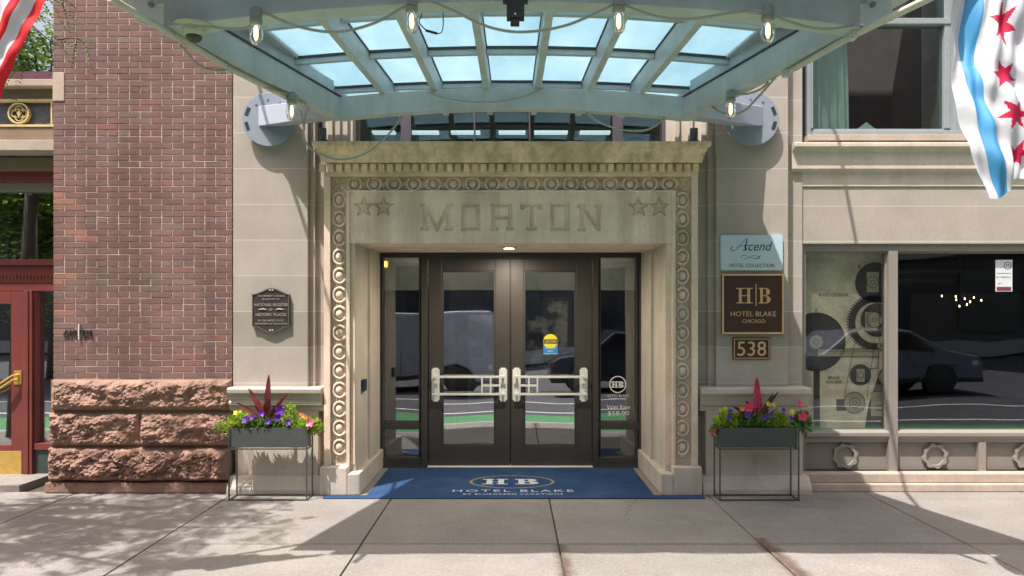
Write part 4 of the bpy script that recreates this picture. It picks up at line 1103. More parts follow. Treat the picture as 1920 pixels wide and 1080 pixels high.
m = MB(); m.lathe((x,-tc,z), [(0.115,0.0),(0.115,-0.008),(0.065,-0.012),(0.062,-0.04),(0.045,-0.062)], 'z', 24); m.build("housing", solid("camera_plastic", (0.50,0.51,0.40), 0.5, var=0.05), e, bevel=0.003)
m = MB(); m.lathe((x,-tc,z-0.058), [(0.046,0.0),(0.042,-0.02),(0.028,-0.035),(0.008,-0.042)], 'z', 20); m.build("dome", plain("smoked_dome", (0.07,0.06,0.03), 0.1), e, smooth=True)
e = empty("canopy_sensor", "black box with two hooks hanging at the middle of the canopy front beam", "sensor", (wx(966,-2.7), -2.7, wz(20,-2.7)))
t = 2.77; q = lambda p: wx(p,-t); r_ = lambda p: wz(p,-t)
m = MB(); m.box(q(950), q(983), -t-0.03, -t+0.03, r_(37), r_(4)); m.box(q(943), q(990), -t-0.03, -t+0.03, r_(5), r_(1)); m.box(q(957), q(974), -t-0.02, -t+0.02, r_(48), r_(37)); m.build("housing", M['blackm'], e, bevel=0.004)
m = MB(); m.lathe((q(966), -t-0.031, r_(30)), [(0.006,-0.002),(0.006,0.003)], 'y', 10); m.build("indicator", M['white'], e)

# ================================================================= FIXTURES ON THE CORNICE
for px, lab in ((606, "dark grey spotlight standing at the left end of the stone cornice"), (1300, "dark grey spotlight standing at the right end of the stone cornice")):
    x = wx(px,-0.1); e = empty("spotlight", lab, "spotlight", (x, -0.1, zt), group="spotlights on the cornice")
    s = 1 if px > 960 else -1
    m = MB(); m.tube([(x, -0.12, zt+0.02), (x-s*0.004, -0.14, zt+0.15)], [0.036,0.036], 14); m.build("housing", solid("spotlight_grey", (0.10,0.11,0.12), 0.5), e, bevel=0.004)
    m = MB(); m.tube([(x, -0.10, zt), (x+0.005, -0.12, zt+0.045)], [0.044,0.05], 12); m.build("base", M['blackm'], e, bevel=0.003)

# ================================================================= SIGNS
def board(name, label, cat, px0, px1, py0, py1, matb, th=0.02, y=-0.001, rnd=0.0):
    x0, x1, z0, z1 = wx(px0), wx(px1), wz(py1), wz(py0)
    e = empty(name, label, cat, ((x0+x1)/2, y, z0))
    m = MB()
    if rnd:
        pts = []
        for (cx, cz, a0) in ((x1-rnd,z1-rnd,0),(x0+rnd,z1-rnd,90),(x0+rnd,z0+rnd,180),(x1-rnd,z0+rnd,270)):
            for k in range(5): t = R(a0+90*k/4); pts.append((cx+rnd*math.cos(t), y-th, cz+rnd*math.sin(t)))
        m.prism(pts, (0, th, 0))
    else: m.box(x0, x1, y-th, y, z0, z1)
    m.build("board", matb, e, bevel=0.002); return e
e = board("wall_sign", "pale blue hotel collection sign with script lettering, uppermost on the right pilaster", "sign", 1350, 1466, 441, 507, M['sign_blue'], 0.025, rnd=0.015)
yS = -0.0275
m = MB()
m.text("scend", wx(1419), yS, wz(462), width=0.275, h=0.085, shear=0.32, th=0.0015)
# script capital A as a swelling stroke
m.tube([(wx(a), yS+0.001, wz(b)) for a, b in ((1372,462),(1369,466),(1370,470),(1374,471),(1381,467),(1390,456),(1397,447),(1399,449),(1397,458),(1395,470))], [0.003,0.004,0.004,0.003,0.002,0.0015,0.002,0.005,0.005,0.003], 6)
m.tube([(wx(a), yS+0.001, wz(b)) for a, b in ((1379,464),(1390,461),(1404,460))], 0.002, 6)
m.tube(sm([(wx(a), yS+0.001, wz(b)) for a, b in ((1388,484),(1390,480),(1396,479),(1405,483),(1415,485),(1422,481),(1424,479),(1421,485),(1414,486))]), 0.0018, 6)
m.tube(sm([(wx(a), yS+0.001, wz(b)) for a, b in ((1424,486),(1420,481),(1410,480),(1400,485),(1393,485))]), 0.0016, 6)
m.text("HOTEL COLLECTION", wx(1408), yS, wz(498), width=0.415, h=0.033, th=0.0015)
m.build("lettering", M['ink'], e)
e = board("wall_sign", "square dark brown hotel name sign with copper frame and letters", "sign", 1352, 1467, 514, 626, M['sign_brown'], 0.03)
m = MB(); x0,x1,z0,z1 = wx(1352),wx(1467),wz(626),wz(514); b_ = 0.016
m.box(x0,x1,-0.040,-0.031,z1-b_,z1); m.box(x0,x1,-0.040,-0.031,z0,z0+b_); m.box(x0,x0+b_,-0.040,-0.031,z0+b_,z1-b_); m.box(x1-b_,x1,-0.040,-0.031,z0+b_,z1-b_)
m.build("frame", M['copper'], e, bevel=0.002)
def serif_H(m, x, z, w, h, y, th, st=0.16, sf=0.07):
    s_ = w*st; t = h*sf
    for xx in (x+w*0.17, x+w*0.83-s_): m.box(xx, xx+s_, y, y+th, z+t, z+h-t); m.box(xx-w*0.15, xx+s_+w*0.15, y, y+th, z, z+t); m.box(xx-w*0.15, xx+s_+w*0.15, y, y+th, z+h-t, z+h)
    m.box(x+w*0.17+s_, x+w*0.83-s_, y, y+th, z+h*0.47, z+h*0.53)
def serif_B(m, x, z, w, h, y, th, st=0.2, sf=0.07):
    s_ = w*st; t = h*sf
    m.box(x+w*0.14, x+w*0.14+s_, y, y+th, z+t, z+h-t)
    m.box(x, x+w*0.6, y, y+th, z, z+t); m.box(x, x+w*0.55, y, y+th, z+h-t, z+h); m.box(x+w*0.14+s_, x+w*0.58, y, y+th, z+h*0.5-t/2, z+h*0.5+t/2)
    for cz, r, rr in ((z+h*0.25, h*0.25, w*0.42), (z+h*0.75, h*0.25, w*0.36)):
        b0 = len(m.v); n = 14
        for k in range(n+1):
            a = R(-90+180*k/n); sw_ = s_*1.1*math.cos(a)+t
            for (ro, zo, yy) in ((rr, r, y), (rr, r, y+th)):
                m.v.append((x+w*0.56+ro*math.cos(a), yy, cz+zo*math.sin(a)))
            for yy in (y+th, y):
                m.v.append((x+w*0.56+(rr-sw_)*math.cos(a), yy, cz+(r-t)*math.sin(a)))
        for k in range(n):
            for q in range(4): q2 = (q+1)%4; m.poly([b0+k*4+q, b0+k*4+q2, b0+(k+1)*4+q2, b0+(k+1)*4+q])
m = MB()
serif_H(m, wx(1378), wz(569), 0.158, 0.145, -0.036, 0.005); serif_B(m, wx(1420), wz(569), 0.115, 0.145, -0.036, 0.005)
m.box(wx(1414.6), wx(1416.2), -0.036, -0.031, wz(574), wz(533))
m.text("HOTEL BLAKE", wx(1410.5), -0.036, wz(588.5), width=0.425, h=0.046, th=0.005); m.text("CHICAGO", wx(1411), -0.036, wz(602), width=0.215, h=0.034, th=0.005)
m.build("lettering", M['copper'], e)
e = board("house_number_sign", "small brown number plate reading 538 with thin copper border", "house number", 1373, 1443, 633, 674, M['sign_brown'], 0.02)
m = MB(); x0,x1,z0,z1 = wx(1375),wx(1441),wz(672),wz(635); b_ = 0.006
m.box(x0,x1,-0.025,-0.021,z1-b_,z1); m.box(x0,x1,-0.025,-0.021,z0,z0+b_); m.box(x0,x0+b_,-0.025,-0.021,z0+b_,z1-b_); m.box(x1-b_,x1,-0.025,-0.021,z0+b_,z1-b_)
m.text("538", wx(1408), -0.026, wz(653.5), width=0.27, h=0.135, th=0.005); m.build("lettering", M['copper'], e)
# historic plaque
px = lambda a: wx(a,-0.02); pz = lambda b: wz(b,-0.02)
e = empty("historic_plaque", "dark bronze historic register plaque with curved ends on the left pilaster", "plaque", (px(509), -0.001, pz(626)))
def plq(k):
    cx, cz = px(509.5), pz(585)
    P = [(473.5,552),(480,551),(490,547),(502,541.5),(509.5,540),(517,541.5),(529,547),(539,551),(543,551.5),(543,612),(536,613),(527,618),(516,623),(509.5,624.5),(503,623),(492,618),(483,613),(473.5,612)]
    return [(cx+(px(a)-cx)*k, cz+(pz(b)-cz)*k) for a, b in P]
m = MB(); m.prism([(x,-0.030,z) for x,z in plq(1.0)][::1], (0,0.029,0)); m.build("board", M['plaque'], e, bevel=0.002)
o_, i_ = plq(1.0), plq(0.955); m = MB(); n0 = len(m.v); kq = len(o_)
for (a, b), (c, d_) in zip(o_, i_): m.v += [(a,-0.030,b),(a,-0.036,b),(c,-0.036,d_),(c,-0.030,d_)]
for k in range(kq):
    k2 = (k+1) % kq
    for q in range(4): q2=(q+1)%4; m.poly([n0+k*4+q, n0+k*4+q2, n0+k2*4+q2, n0+k2*4+q])
m.build("border", solid("plaque_border_metal", (0.16,0.13,0.11), 0.45, metal=0.3), e)
m = MB()
for s, zz, ww, hh in (("THIS PROPERTY HAS BEEN", 555, 0.255, 0.016), ("PLACED ON THE", 561, 0.16, 0.016), ("NATIONAL REGISTER", 571.5, 0.315, 0.027), ("OF", 580.5, 0.035, 0.022), ("HISTORIC PLACES", 590, 0.285, 0.027), ("BY THE UNITED STATES", 601, 0.235, 0.016), ("DEPARTMENT OF THE INTERIOR", 607, 0.305, 0.016)):
    m.text(s, px(509), -0.035, pz(zz), width=ww, h=hh, th=0.004)
for s in (-1, 1): m.tube([(px(509)+s*0.04,-0.033,pz(581)),(px(509)+s*0.07,-0.034,pz(579.5)),(px(509)+s*0.12,-0.033,pz(580.5))], [0.002,0.007,0.002], 6)
for zz in (544.5, 619.5):
    for s in (-1, 1): m.ball((px(509.5)+s*0.012,-0.034,pz(zz)), 0.010,0.006,0.008, 8, 6)
m.build("lettering", M['plaque_l'], e)
# card reader in the reveal
e = empty("card_reader", "small dark blue box fixed on the left inner wall of the doorway", "card reader", (OX0, 0.28, wz(722,0.3)))
m = MB(); m.box(OX0-0.001, OX0+0.035, 0.22, 0.34, wz(733,0.28), wz(711,0.28)); m.build("housing", plain("navy_plastic", (0.02,0.04,0.09), 0.4), e, bevel=0.005)
m = MB(); m.box(OX0+0.02, OX0+0.03, 0.215, 0.22, wz(728,0.28), wz(716,0.28)); m.build("slot", M['blackm'], e)

# --- things on the glass
yg = D-0.0155
e = empty("caution_sticker", "round yellow and blue caution sticker on the right door pane", "sticker", (dx(1032), yg, dz(663)))
m = MB(); m.box(dx(1018.5), dx(1045.5), yg-0.0005, yg, dz(663), dz(642)); m.build("lower_panel", plain("sticker_blue", (0.02,0.22,0.62), 0.5), e)
m = MB(); m.disc((dx(1032), yg-0.0012, dz(640)), 0.080, yg-0.0006); m.build("disc", plain("sticker_yellow", (0.75,0.66,0.04), 0.5), e)
m = MB(); m.box(dx(1019), dx(1045), yg-0.0017, yg-0.0013, dz(644.5), dz(636)); m.build("band", M['ink'], e)
m = MB(); m.text("CAUTION", dx(1032), yg-0.0024, dz(640.2), width=0.125, h=0.030, th=0.0004, ); m.build("lettering", plain("sticker_yellow_text", (0.8,0.7,0.1), 0.5), e)
m = MB(); m.text("AUTOMATIC", dx(1032), yg-0.0012, dz(653), width=0.12, h=0.014, th=0.0004); m.text("DOOR", dx(1032), yg-0.0012, dz(658), width=0.06, h=0.014, th=0.0004); m.box(dx(1018.5),dx(1045.5),yg-0.001,yg-0.0005,dz(663.8),dz(663)); m.build("lettering", M['white'], e)
e = empty("notice_paper", "white paper notice with a pale blue square inside the left door pane", "notice", (dx(895), D+0.03, dz(680)))
m = MB(); m.box(dx(877), dx(929), D+0.02, D+0.021, dz(765), dz(590)); m.build("film", solid("film_sheet", (0.26,0.27,0.30), 0.4), e)
m = MB(); m.box(dx(882), dx(909), D+0.016, D+0.0185, dz(675), dz(638)); m.build("paper", plain("notice_white", (0.52,0.56,0.58), 0.6), e)
m = MB(); m.box(dx(884.5), dx(906.5), D+0.014, D+0.0155, dz(671), dz(650)); m.build("picture", plain("notice_blue", (0.22,0.40,0.50), 0.6), e)
e = empty("window_lettering", "white round monogram and valet rate lettering on the right sidelight", "lettering", (dx(1159), D+0.01, dz(780)))
yl = D+0.008
m = MB(); m.ring((dx(1158.5), yl, dz(721)), 0.083, 0.094, 0.001)
serif_H(m, dx(1146.5), dz(727)+0.0, 0.072, 0.068, yl, 0.001, 0.2, 0.13); serif_B(m, dx(1159.5), dz(727), 0.058, 0.068, yl, 0.001, 0.26, 0.13)
m.text("HOTEL BLAKE", dx(1158.5), yl, dz(742), width=0.24, h=0.022, th=0.001, space=1.3)
m.text("by Bluegreen Vacations", dx(1158.5), yl, dz(747.5), width=0.20, h=0.013, th=0.001)
m.text("Valet Rate", dx(1159.5), yl, dz(763.5), width=0.255, h=0.046, th=0.001); m.text("$58.00", dx(1159.5), yl, dz(775.5), width=0.232, h=0.054, th=0.001)
m.build("letters", M['white'], e)
e = empty("parking_notice", "white and red notice taped inside the large shop window top right", "notice", (sx(1893), yF0+0.045, sz(545)))
yq = yF0+0.048
m = MB(); m.box(sx(1877), sx(1909), yq-0.0006, yq, sz(546), sz(486)); m.build("paper", plain("paper_white", (0.62,0.64,0.68), 0.5), e)
m = MB(); m.box(sx(1879), sx(1907), yq-0.0014, yq-0.0008, sz(545), sz(537)); m.build("band", plain("maroon_band", (0.22,0.06,0.08), 0.5), e)
m = MB(); m.ring((sx(1900), yq-0.0012, sz(497)), 0.030, 0.037, 0.0005, a0=0, a1=360); m.text("M", sx(1900), yq-0.0012, sz(497), width=0.03, th=0.0005)
m.text("SP+ PARKING", sx(1892), yq-0.0012, sz(519), width=0.14, h=0.018, th=0.0005); m.box(sx(1880), sx(1906), yq-0.0012, yq-0.0008, sz(512), sz(511)); m.text("sp+", sx(1886), yq-0.0012, sz(531), width=0.04, th=0.0005)
m.text("NO PARKING", sx(1893), yq-0.0022, sz(541), width=0.12, h=0.02, th=0.0005)
m.build("lettering", M['ink'], e)

# --- machine diagram print behind the left shop pane
yP = 0.29
def q(a): return wx(a, yP)
def rz_(b): return wz(b, yP)
e = empty("diagram_print", "large yellowed engineering print of wheels and gears behind the shop glass", "print", (q(1590), yP, rz_(812)))
pm = solid("aged_print_paper", (0.84,0.78,0.54), 0.8, var=0.18, scale=3, stain=(0.36,0.20,0.20), stain_amt=0.75, fine=0.1)
pd = solid("print_dark_ink", (0.075,0.065,0.055), 0.8, var=0.3, scale=5, fine=0.2)
pl_ = solid("print_pale_ink", (0.42,0.38,0.26), 0.8, var=0.1, scale=5)
pk = plain("print_black_ink", (0.03,0.026,0.024), 0.8)
m = MB(); m.box(q(1508), q(1674), yP, yP+0.02, rz_(812), rz_(466)); m.build("sheet", pm, e)
m = MB()
y1 = yP-0.001
m.disc((q(1530), y1, rz_(641)), 0.285, y1+0.0005, 48)
m.disc((q(1641), y1, rz_(530)), 0.195, y1+0.0005, 48); m.disc((q(1613), y1-0.0003, rz_(703)), 0.105, y1+0.0002, 40)
m.ring((q(1642), y1, rz_(605)), 0.20, 0.265, 0.0005, 60, 60, 300)
for k in range(44):
    t = R(65+k*5.4); c = Vector((q(1642)+0.272*math.cos(t), y1, rz_(605)+0.272*math.sin(t))); u = Vector((math.cos(t),0,math.sin(t)))*0.012; v = Vector((-math.sin(t),0,math.cos(t)))*0.007
    m.prism([c-u-v,c+u-v,c+u+v,c-u+v], (0,0.0005,0))
m.disc((q(1645), y1-0.0002, rz_(600)), 0.165, y1+0.0003, 48)
m.box(q(1660), q(1674), y1-0.0002, y1, rz_(690), rz_(470)); m.prism([(q(1620),y1,rz_(812)),(q(1674),y1,rz_(812)),(q(1674),y1,rz_(660)),(q(1648),y1,rz_(700)),(q(1628),y1,rz_(760))], (0,0.0002,0))
m.box(q(1568), q(1586), y1, y1+0.0005, rz_(770), rz_(748))
m.box(q(1525), q(1537), y1-0.0012, y1-0.0008, rz_(812), rz_(672))
m.build("dark_wheels", pd, e)
m = MB(); y2 = yP-0.0026
m.disc((q(1530), y2, rz_(641)), 0.072, y2+0.0005, 32); m.disc((q(1636), y2-0.0008, rz_(529)), 0.055, y2-0.0003, 32); m.box(q(1625), q(1648), y2, y2+0.0005, rz_(548), rz_(510)); m.disc((q(1639), y2-0.0008, rz_(600)), 0.077, y2-0.0003, 32); m.box(q(1622), q(1645), y2, y2+0.0005, rz_(620), rz_(585))
m.disc((q(1652), y2-0.0015, rz_(648)), 0.036, y2-0.001, 24); m.disc((q(1602), y2, rz_(755)), 0.105, y2+0.0005, 36); m.box(q(1606), q(1621), y2, y2+0.0005, rz_(716), rz_(692)); m.box(q(1633), q(1664), y2, y2+0.0005, rz_(780), rz_(735)); m.disc((q(1660), y2, rz_(708)), 0.062, y2+0.0005, 28)
m.box(q(1533), q(1648), y2, y2+0.0005, rz_(669), rz_(655)); m.prism([(q(1590),y2,rz_(626)),(q(1588),y2,rz_(620)),(q(1618),y2,rz_(612)),(q(1624),y2,rz_(617))], (0,0.0005,0))
m.build("pale_hubs", pl_, e)
m = MB(); y3 = yP-0.0048
def ln(a, b, c, d_, w_=0.003):
    A = Vector((q(a), y3, rz_(b))); B = Vector((q(c), y3, rz_(d_))); n_ = Vector((-(B-A).z, 0, (B-A).x)).normalized()*w_; m.prism([A-n_, B-n_, B+n_, A+n_], (0,0.0004,0))
ln(1533,654,1648,654); ln(1533,669,1648,669); ln(1533,658,1640,658,0.0015); ln(1605,630,1582,745,0.002); ln(1596,628,1575,665,0.0015); ln(1640,640,1625,745,0.002); ln(1648,655,1646,690); ln(1646,690,1622,692); ln(1648,515,1648,640,0.0025)
for a, b, r in ((1530,641,0.025),(1530,641,0.072),(1636,529,0.02),(1636,529,0.055),(1639,600,0.02),(1639,600,0.077),(1652,648,0.014),(1602,755,0.02),(1602,755,0.05),(1602,755,0.105),(1613,703,0.03),(1530,641,0.285),(1641,530,0.195)):
    m.ring((q(a), y3, rz_(b)), r-0.003, r+0.002, 0.0004, 36)
m.text("PLATE CYLINDER", q(1563), y3, rz_(553), width=0.29, h=0.03, th=0.0004); m.text("A", q(1530), y3, rz_(581), width=0.03, th=0.0004); m.text("B", q(1611), y3, rz_(500), width=0.025, th=0.0004)
m.text("BRASS", q(1563), y3, rz_(708), width=0.11, h=0.026, th=0.0004); m.text("ROLLERS", q(1563), y3, rz_(716), width=0.155, h=0.026, th=0.0004); m.text("DAMPENING", q(1652), y3, rz_(760), width=0.13, h=0.02, th=0.0004); m.text("ROLLERS", q(1652), y3, rz_(768), width=0.10, h=0.02, th=0.0004)
m.build("drawn_lines", pk, e)
# chandelier inside the restaurant
e = empty("chandelier", "small chandelier of warm bulbs glowing deep inside the shop window", "chandelier", (wx(1795,3.6), 3.6, wz(520,3.6)))
m = MB()
P_ = [(1766,555),(1792,556),(1793,562),(1809,560),(1826,558),(1840,563),(1799,574),(1813,571),(1819,566)]
for a, b in P_: m.ball((wx(a,3.6), 3.6, wz(b,3.6)), 0.009, 0.009, 0.016, 8, 6)
m.build("bulbs", plain("warm_bulb", (1.0,0.7,0.35), 0.5, emit=3), e)
m = MB(); cx, cz = wx(1800,3.6), wz(545,3.6); m.tube([(cx,3.6,2.7),(cx,3.6,cz)], 0.01, 6)
for a, b in P_: m.tube([(cx,3.62,cz),(wx(a,3.62),3.62,wz(b,3.62)+0.02)], 0.005, 5)
m.build("arms", M['blackm'], e)
e = empty("wall_lamp", "small glowing lobby lamp seen through the left sidelight", "lamp", (dx(720), 2.2, 2.3))
m = MB(); m.box(wx(716,2.2), wx(725,2.2), 2.2, 2.24, wz(500,2.2), wz(490,2.2)); m.build("shade", plain("amber_shade", (1.0,0.50,0.08), 0.5, emit=2.5), e, bevel=0.004)
m = MB(); m.box(wx(713,2.24), wx(728,2.24), 2.24, 2.27, wz(503,2.2), wz(487,2.2)); m.build("back_plate", M['brass'], e)

# ================================================================= BLUE MAT
e = empty("entrance_mat", "large blue entrance carpet with hotel monogram in front of the doors", "mat", (0, 0.4, 0))
m = MB(); zt2 = 0.012
m.prism([(wx(606,-0.28),-0.285,0.002),(wx(1322,-0.28),-0.285,0.002),(1.735,-0.175,0.002),(1.30,-0.175,0.002),(1.30,D-0.105,0.002),(-1.33,D-0.105,0.002),(-1.33,-0.175,0.002),(-1.73,-0.175,0.002)], (0,0,zt2-0.002))
m.build("carpet", M['mat_blue'], e, bevel=0.003)
def flat(mb, fn):                                      # lays shapes drawn in x-z flat on the mat
    mb.v = [fn(v) for v in mb.v]; return mb
mcx, mcy = 0.0, 0.37
lay = lambda v: (mcx+v[0], mcy+v[2], zt2+0.0015-v[1])
m = MB(); m.ring((0,0,0), 0.395, 0.402, 0.001, 60, rz=0.66); m.ring((0,0,0), 0.413, 0.418, 0.001, 60, rz=0.68); flat(m, lay); m.build("gold_ring", M['mat_gold'], e)
m = MB()
serif_H(m, -0.295, -0.115, 0.26, 0.23, 0, 0.001, 0.22, 0.10); serif_B(m, 0.03, -0.115, 0.235, 0.23, 0, 0.001, 0.26, 0.10)
m.text("HOTEL BLAKE", 0.01, 0, -0.385, width=1.13, h=0.082, th=0.001, space=1.25)
m.text("BY BLUEGREEN VACATIONS", 0.01, 0, -0.515, width=0.92, h=0.045, th=0.001, space=1.15)
flat(m, lay); m.build("lettering", M['mat_white'], e)

# ================================================================= PLANTERS
def leaf(m, p, d, n_, L, Wd, bend=0.2):
    p = Vector(p); d = Vector(d).normalized(); s = d.cross(Vector(n_)).normalized(); up = s.cross(d)
    b = len(m.v)
    m.v += [tuple(p), tuple(p+d*L*0.45+s*Wd/2+up*bend*L*0.2), tuple(p+d*L-up*bend*L*0.3), tuple(p+d*L*0.45-s*Wd/2+up*bend*L*0.2)]
    m.poly([b,b+1,b+2,b+3])
def rv(a=1.0):
    return Vector((random.gauss(0,a), random.gauss(0,a), random.gauss(0,a)))
def foliage(name, label, cat, cx, cy, cz, rx_, ry, rz2, n, matl, ls=(0.028,0.05), flowers=(), group=None, trail=0):
    e = empty(name, label, cat, (cx, cy, cz), group=group)
    m = MB()
    for k in range(n):
        d = rv(); d.normalize(); rr = random.random()**0.4
        p = Vector((cx+d.x*rx_*rr, cy+d.y*ry*rr, cz+abs(d.z)*rz2*rr + random.uniform(0,0.02)))
        if trail and random.random() < trail: p.z -= random.uniform(0, 0.06); 
        kk_ = random.uniform(0.6, 1.35); m.col = (kk_*random.uniform(0.9,1.1), kk_, kk_*random.uniform(0.7,1.1))
        dd_ = (Vector((p.x-cx, p.y-cy, (p.z-cz)*1.5+0.04)).normalized()+rv(0.5)); L = random.uniform(*ls)
        leaf(m, p, dd_, rv(), L, L*0.55)
    m.build("leaves", matl, e)
    m = MB()
    for k in range(10):
        p = Vector((cx+random.uniform(-rx_,rx_)*0.7, cy+random.uniform(-ry,ry)*0.5, cz+rz2*random.uniform(0.3,0.9)))
        m.tube([(cx+random.uniform(-0.03,0.03), cy, cz-0.03), (p+Vector((cx,cy,cz)))/2+Vector((0,0,0.01)), p], 0.002, 4)
    m.col = (0.8,0.9,0.8); m.build("stems", M['leaf_g'], e)
    for (fx, fz, r, fm) in flowers:
        m = MB(); fy = cy-ry-0.012; c = Vector((fx, fy, fz))
        nrm = (Vector((random.uniform(-0.4,0.4), -1, random.uniform(0.0,0.6)))).normalized(); a = nrm.orthogonal().normalized(); b2 = nrm.cross(a)
        b0 = len(m.v); m.v.append(tuple(c-nrm*r*0.35)); n2 = 20
        for q_ in range(n2):
            t = 2*math.pi*q_/n2; rr = r*(0.70+0.38*abs(math.cos(2.5*t)))*random.uniform(0.88,1.1)
            m.v.append(tuple(c+(a*math.cos(t)+b2*math.sin(t))*rr+nrm*r*0.08*math.sin(5*t+1)))
        for q_ in range(n2): m.poly([b0, b0+1+q_, b0+1+(q_+1)%n2])
        m.build("flower", fm, e)
    return e
def cordyline(label, cx, cy, cz, blades, mat_):
    blades = [(a*1.15, b*1.06, c*1.25, d) for a, b, c, d in blades]
    for k in range(9):
        a_ = random.uniform(-0.2, 0.2); q_ = random.uniform(0.6, 1.4); blades.append((a_, random.uniform(0.12, 0.28)-abs(a_)*0.3, random.uniform(0.014, 0.026), (q_*random.uniform(0.9,1.5), q_*random.uniform(0.7,2.0), q_*random.uniform(0.7,1.5))))
    e = empty("cordyline", label, "plant", (cx, cy, cz), group="red cordylines in the planters")
    for (dx_, dz_, wd, tint) in blades:
        m = MB(); m.col = tint; n = 9; b0 = len(m.v)
        dy_ = random.uniform(-0.05, 0.03)
        for k in range(n+1):
            t = k/n; c = Vector((cx+dx_*t**1.15, cy+dy_*t, cz+dz_*(t**0.9)-0.02*t*t*abs(dx_)*8))
            w2 = wd*math.sin(math.pi*min(1, t*0.93+0.05))**0.7*(0.5 if k == 0 else 1)
            tn = Vector((dx_, 0, dz_)).normalized(); sd2 = Vector((tn.z, 0.25, -tn.x))
            for s2, yo in ((-1, -0.004), (0, 0.006), (1, -0.004)):
                m.v.append(tuple(c+sd2*s2*w2/2+Vector((0,yo,0))))
        for k in range(n):
            for q_ in range(2): a = b0+k*3+q_; m.poly([a, a+1, a+4, a+3])
        m.build("blade", mat_, e, smooth=True)
    return e
def planter(px0, px1, label):
    yA, yB = -0.345, -0.155
    x0, x1 = wx(px0, yA), wx(px1, yA); zb, zt3 = 0.474, 0.650
    e = empty("planter", label, "planter", ((x0+x1)/2, (yA+yB)/2, 0), group="planters beside the doorway")
    r = 0.0055; m = MB()
    for x in (x0, x1):
        for y in (yA, yB): m.box(x-r, x+r, y-r, y+r, 0.0, zt3)
        for z in (0.008, zb-0.012): m.box(x-r, x+r, yA+r, yB-r, z-r, z+r)
    for y in (yA, yB):
        for z in (0.008, zb-0.012): m.box(x0+r, x1-r, y-r, y+r, z-r, z+r)
    m.build("stand", M['rod'], e)
    m = MB(); w2 = 0.009; a, b, c, d_ = x0+0.008, x1-0.008, yA+0.008, yB-0.008
    m.box(a,b,c,c+w2,zb,zt3); m.box(a,b,d_-w2,d_,zb,zt3); m.box(a,a+w2,c+w2,d_-w2,zb,zt3); m.box(b-w2,b,c+w2,d_-w2,zb,zt3); m.box(a+w2,b-w2,c+w2,d_-w2,zb,zb+0.01)
    m.build("box", M['planter'], e, bevel=0.002)
    m = MB(); m.box(a+w2,b-w2,c+w2,d_-w2,zb+0.01,zt3-0.03); m.build("soil", M['soil'], e)
    return (x0+x1)/2, (yA+yB)/2, zt3
YP = -0.25
def P2(a, b): return wx(a,YP-0.08), wz(b,YP-0.08)
cx, cy, cz = planter(429.5, 575, "charcoal trough planter on a wire stand left of the doorway")
def fl(L_): return [P2(a,b)+(r*1.15,M[k]) for a,b,r,k in L_]
bf = 0.65
foliage("lime_foliage_plant", "yellow green leafy plant at the left end of the left planter", "plant", wx(450,YP), YP, cz-0.01, 0.115, 0.085, 0.11, 620, M['leaf_l'], flowers=fl([(443,773,0.020,'yellow'),(452,770,0.016,'yellow')]))
foliage("trailing_plant", "pale green trailing plant spilling over the left corner of the left planter", "plant", wx(421,YP), YP-0.01, cz-0.03, 0.09, 0.06, 0.075, 300, M['leaf_l'], ls=(0.018,0.032), trail=0.5)
foliage("petunia_plant", "purple petunias below the red blades in the left planter", "plant", wx(495,YP), YP, cz-0.01, 0.17, 0.085, 0.07, 800, M['leaf_g'], flowers=fl([(461,786,0.036,'purple'),(491,775,0.026,'purple'),(474,782,0.022,'purple'),(503,790,0.026,'purple'),(526,769,0.040,'purple'),(521,783,0.028,'purple'),(541,791,0.024,'purple')]))
foliage("light_foliage_plant", "bright green plant rising at the right of the left planter", "plant", wx(543,YP), YP, cz-0.01, 0.08, 0.08, 0.21, 520, M['leaf_l'], ls=(0.018,0.034))
foliage("lantana_plant", "orange and pink lantana at the right end of the left planter", "plant", wx(575,YP), YP, cz-0.035, 0.14, 0.08, 0.10, 700, M['leaf_l'], flowers=fl([(582,792,0.034,'rose'),(568,779,0.020,'orange'),(574,782,0.016,'orange'),(564,776,0.014,'orange')]), trail=0.35)
cordyline("red cordyline with pointed maroon blades in the left planter", wx(500,YP), YP, cz-0.02, [
    (0.015,0.46,0.042,(1.0,0.9,1.0)),(-0.14,0.37,0.034,(1.1,0.8,0.8)),(0.17,0.33,0.032,(1.3,1.6,1.6)),(-0.24,0.26,0.036,(1.0,0.9,0.9)),(-0.27,0.155,0.055,(1.0,2.2,3.0)),(0.20,0.22,0.035,(1.1,0.8,0.6)),(-0.07,0.25,0.04,(2.4,1.0,0.8)),(0.09,0.20,0.04,(2.0,0.9,0.7)),(-0.16,0.13,0.04,(2.4,1.4,1.0)),(0.03,0.26,0.05,(0.9,0.7,0.7)),(0.13,0.27,0.03,(1.2,1.0,1.0))], M['maroon'])
cx, cy, cz = planter(1350, 1497.5, "charcoal trough planter on a wire stand right of the doorway")
foliage("lime_foliage_plant", "yellow green leafy plant at the left end of the right planter", "plant", wx(1362,YP), YP, cz-0.01, 0.11, 0.085, 0.14, 620, M['leaf_l'], flowers=fl([(1350,767,0.016,'yellow'),(1358,765,0.014,'yellow')]))
foliage("trailing_plant", "green trailing plant with small red blooms over the left corner of the right planter", "plant", wx(1342,YP), YP-0.01, cz-0.05, 0.055, 0.05, 0.06, 170, M['leaf_g'], ls=(0.018,0.032), trail=0.5, flowers=fl([(1338,810,0.022,'pink'),(1341,815,0.014,'orange')]))
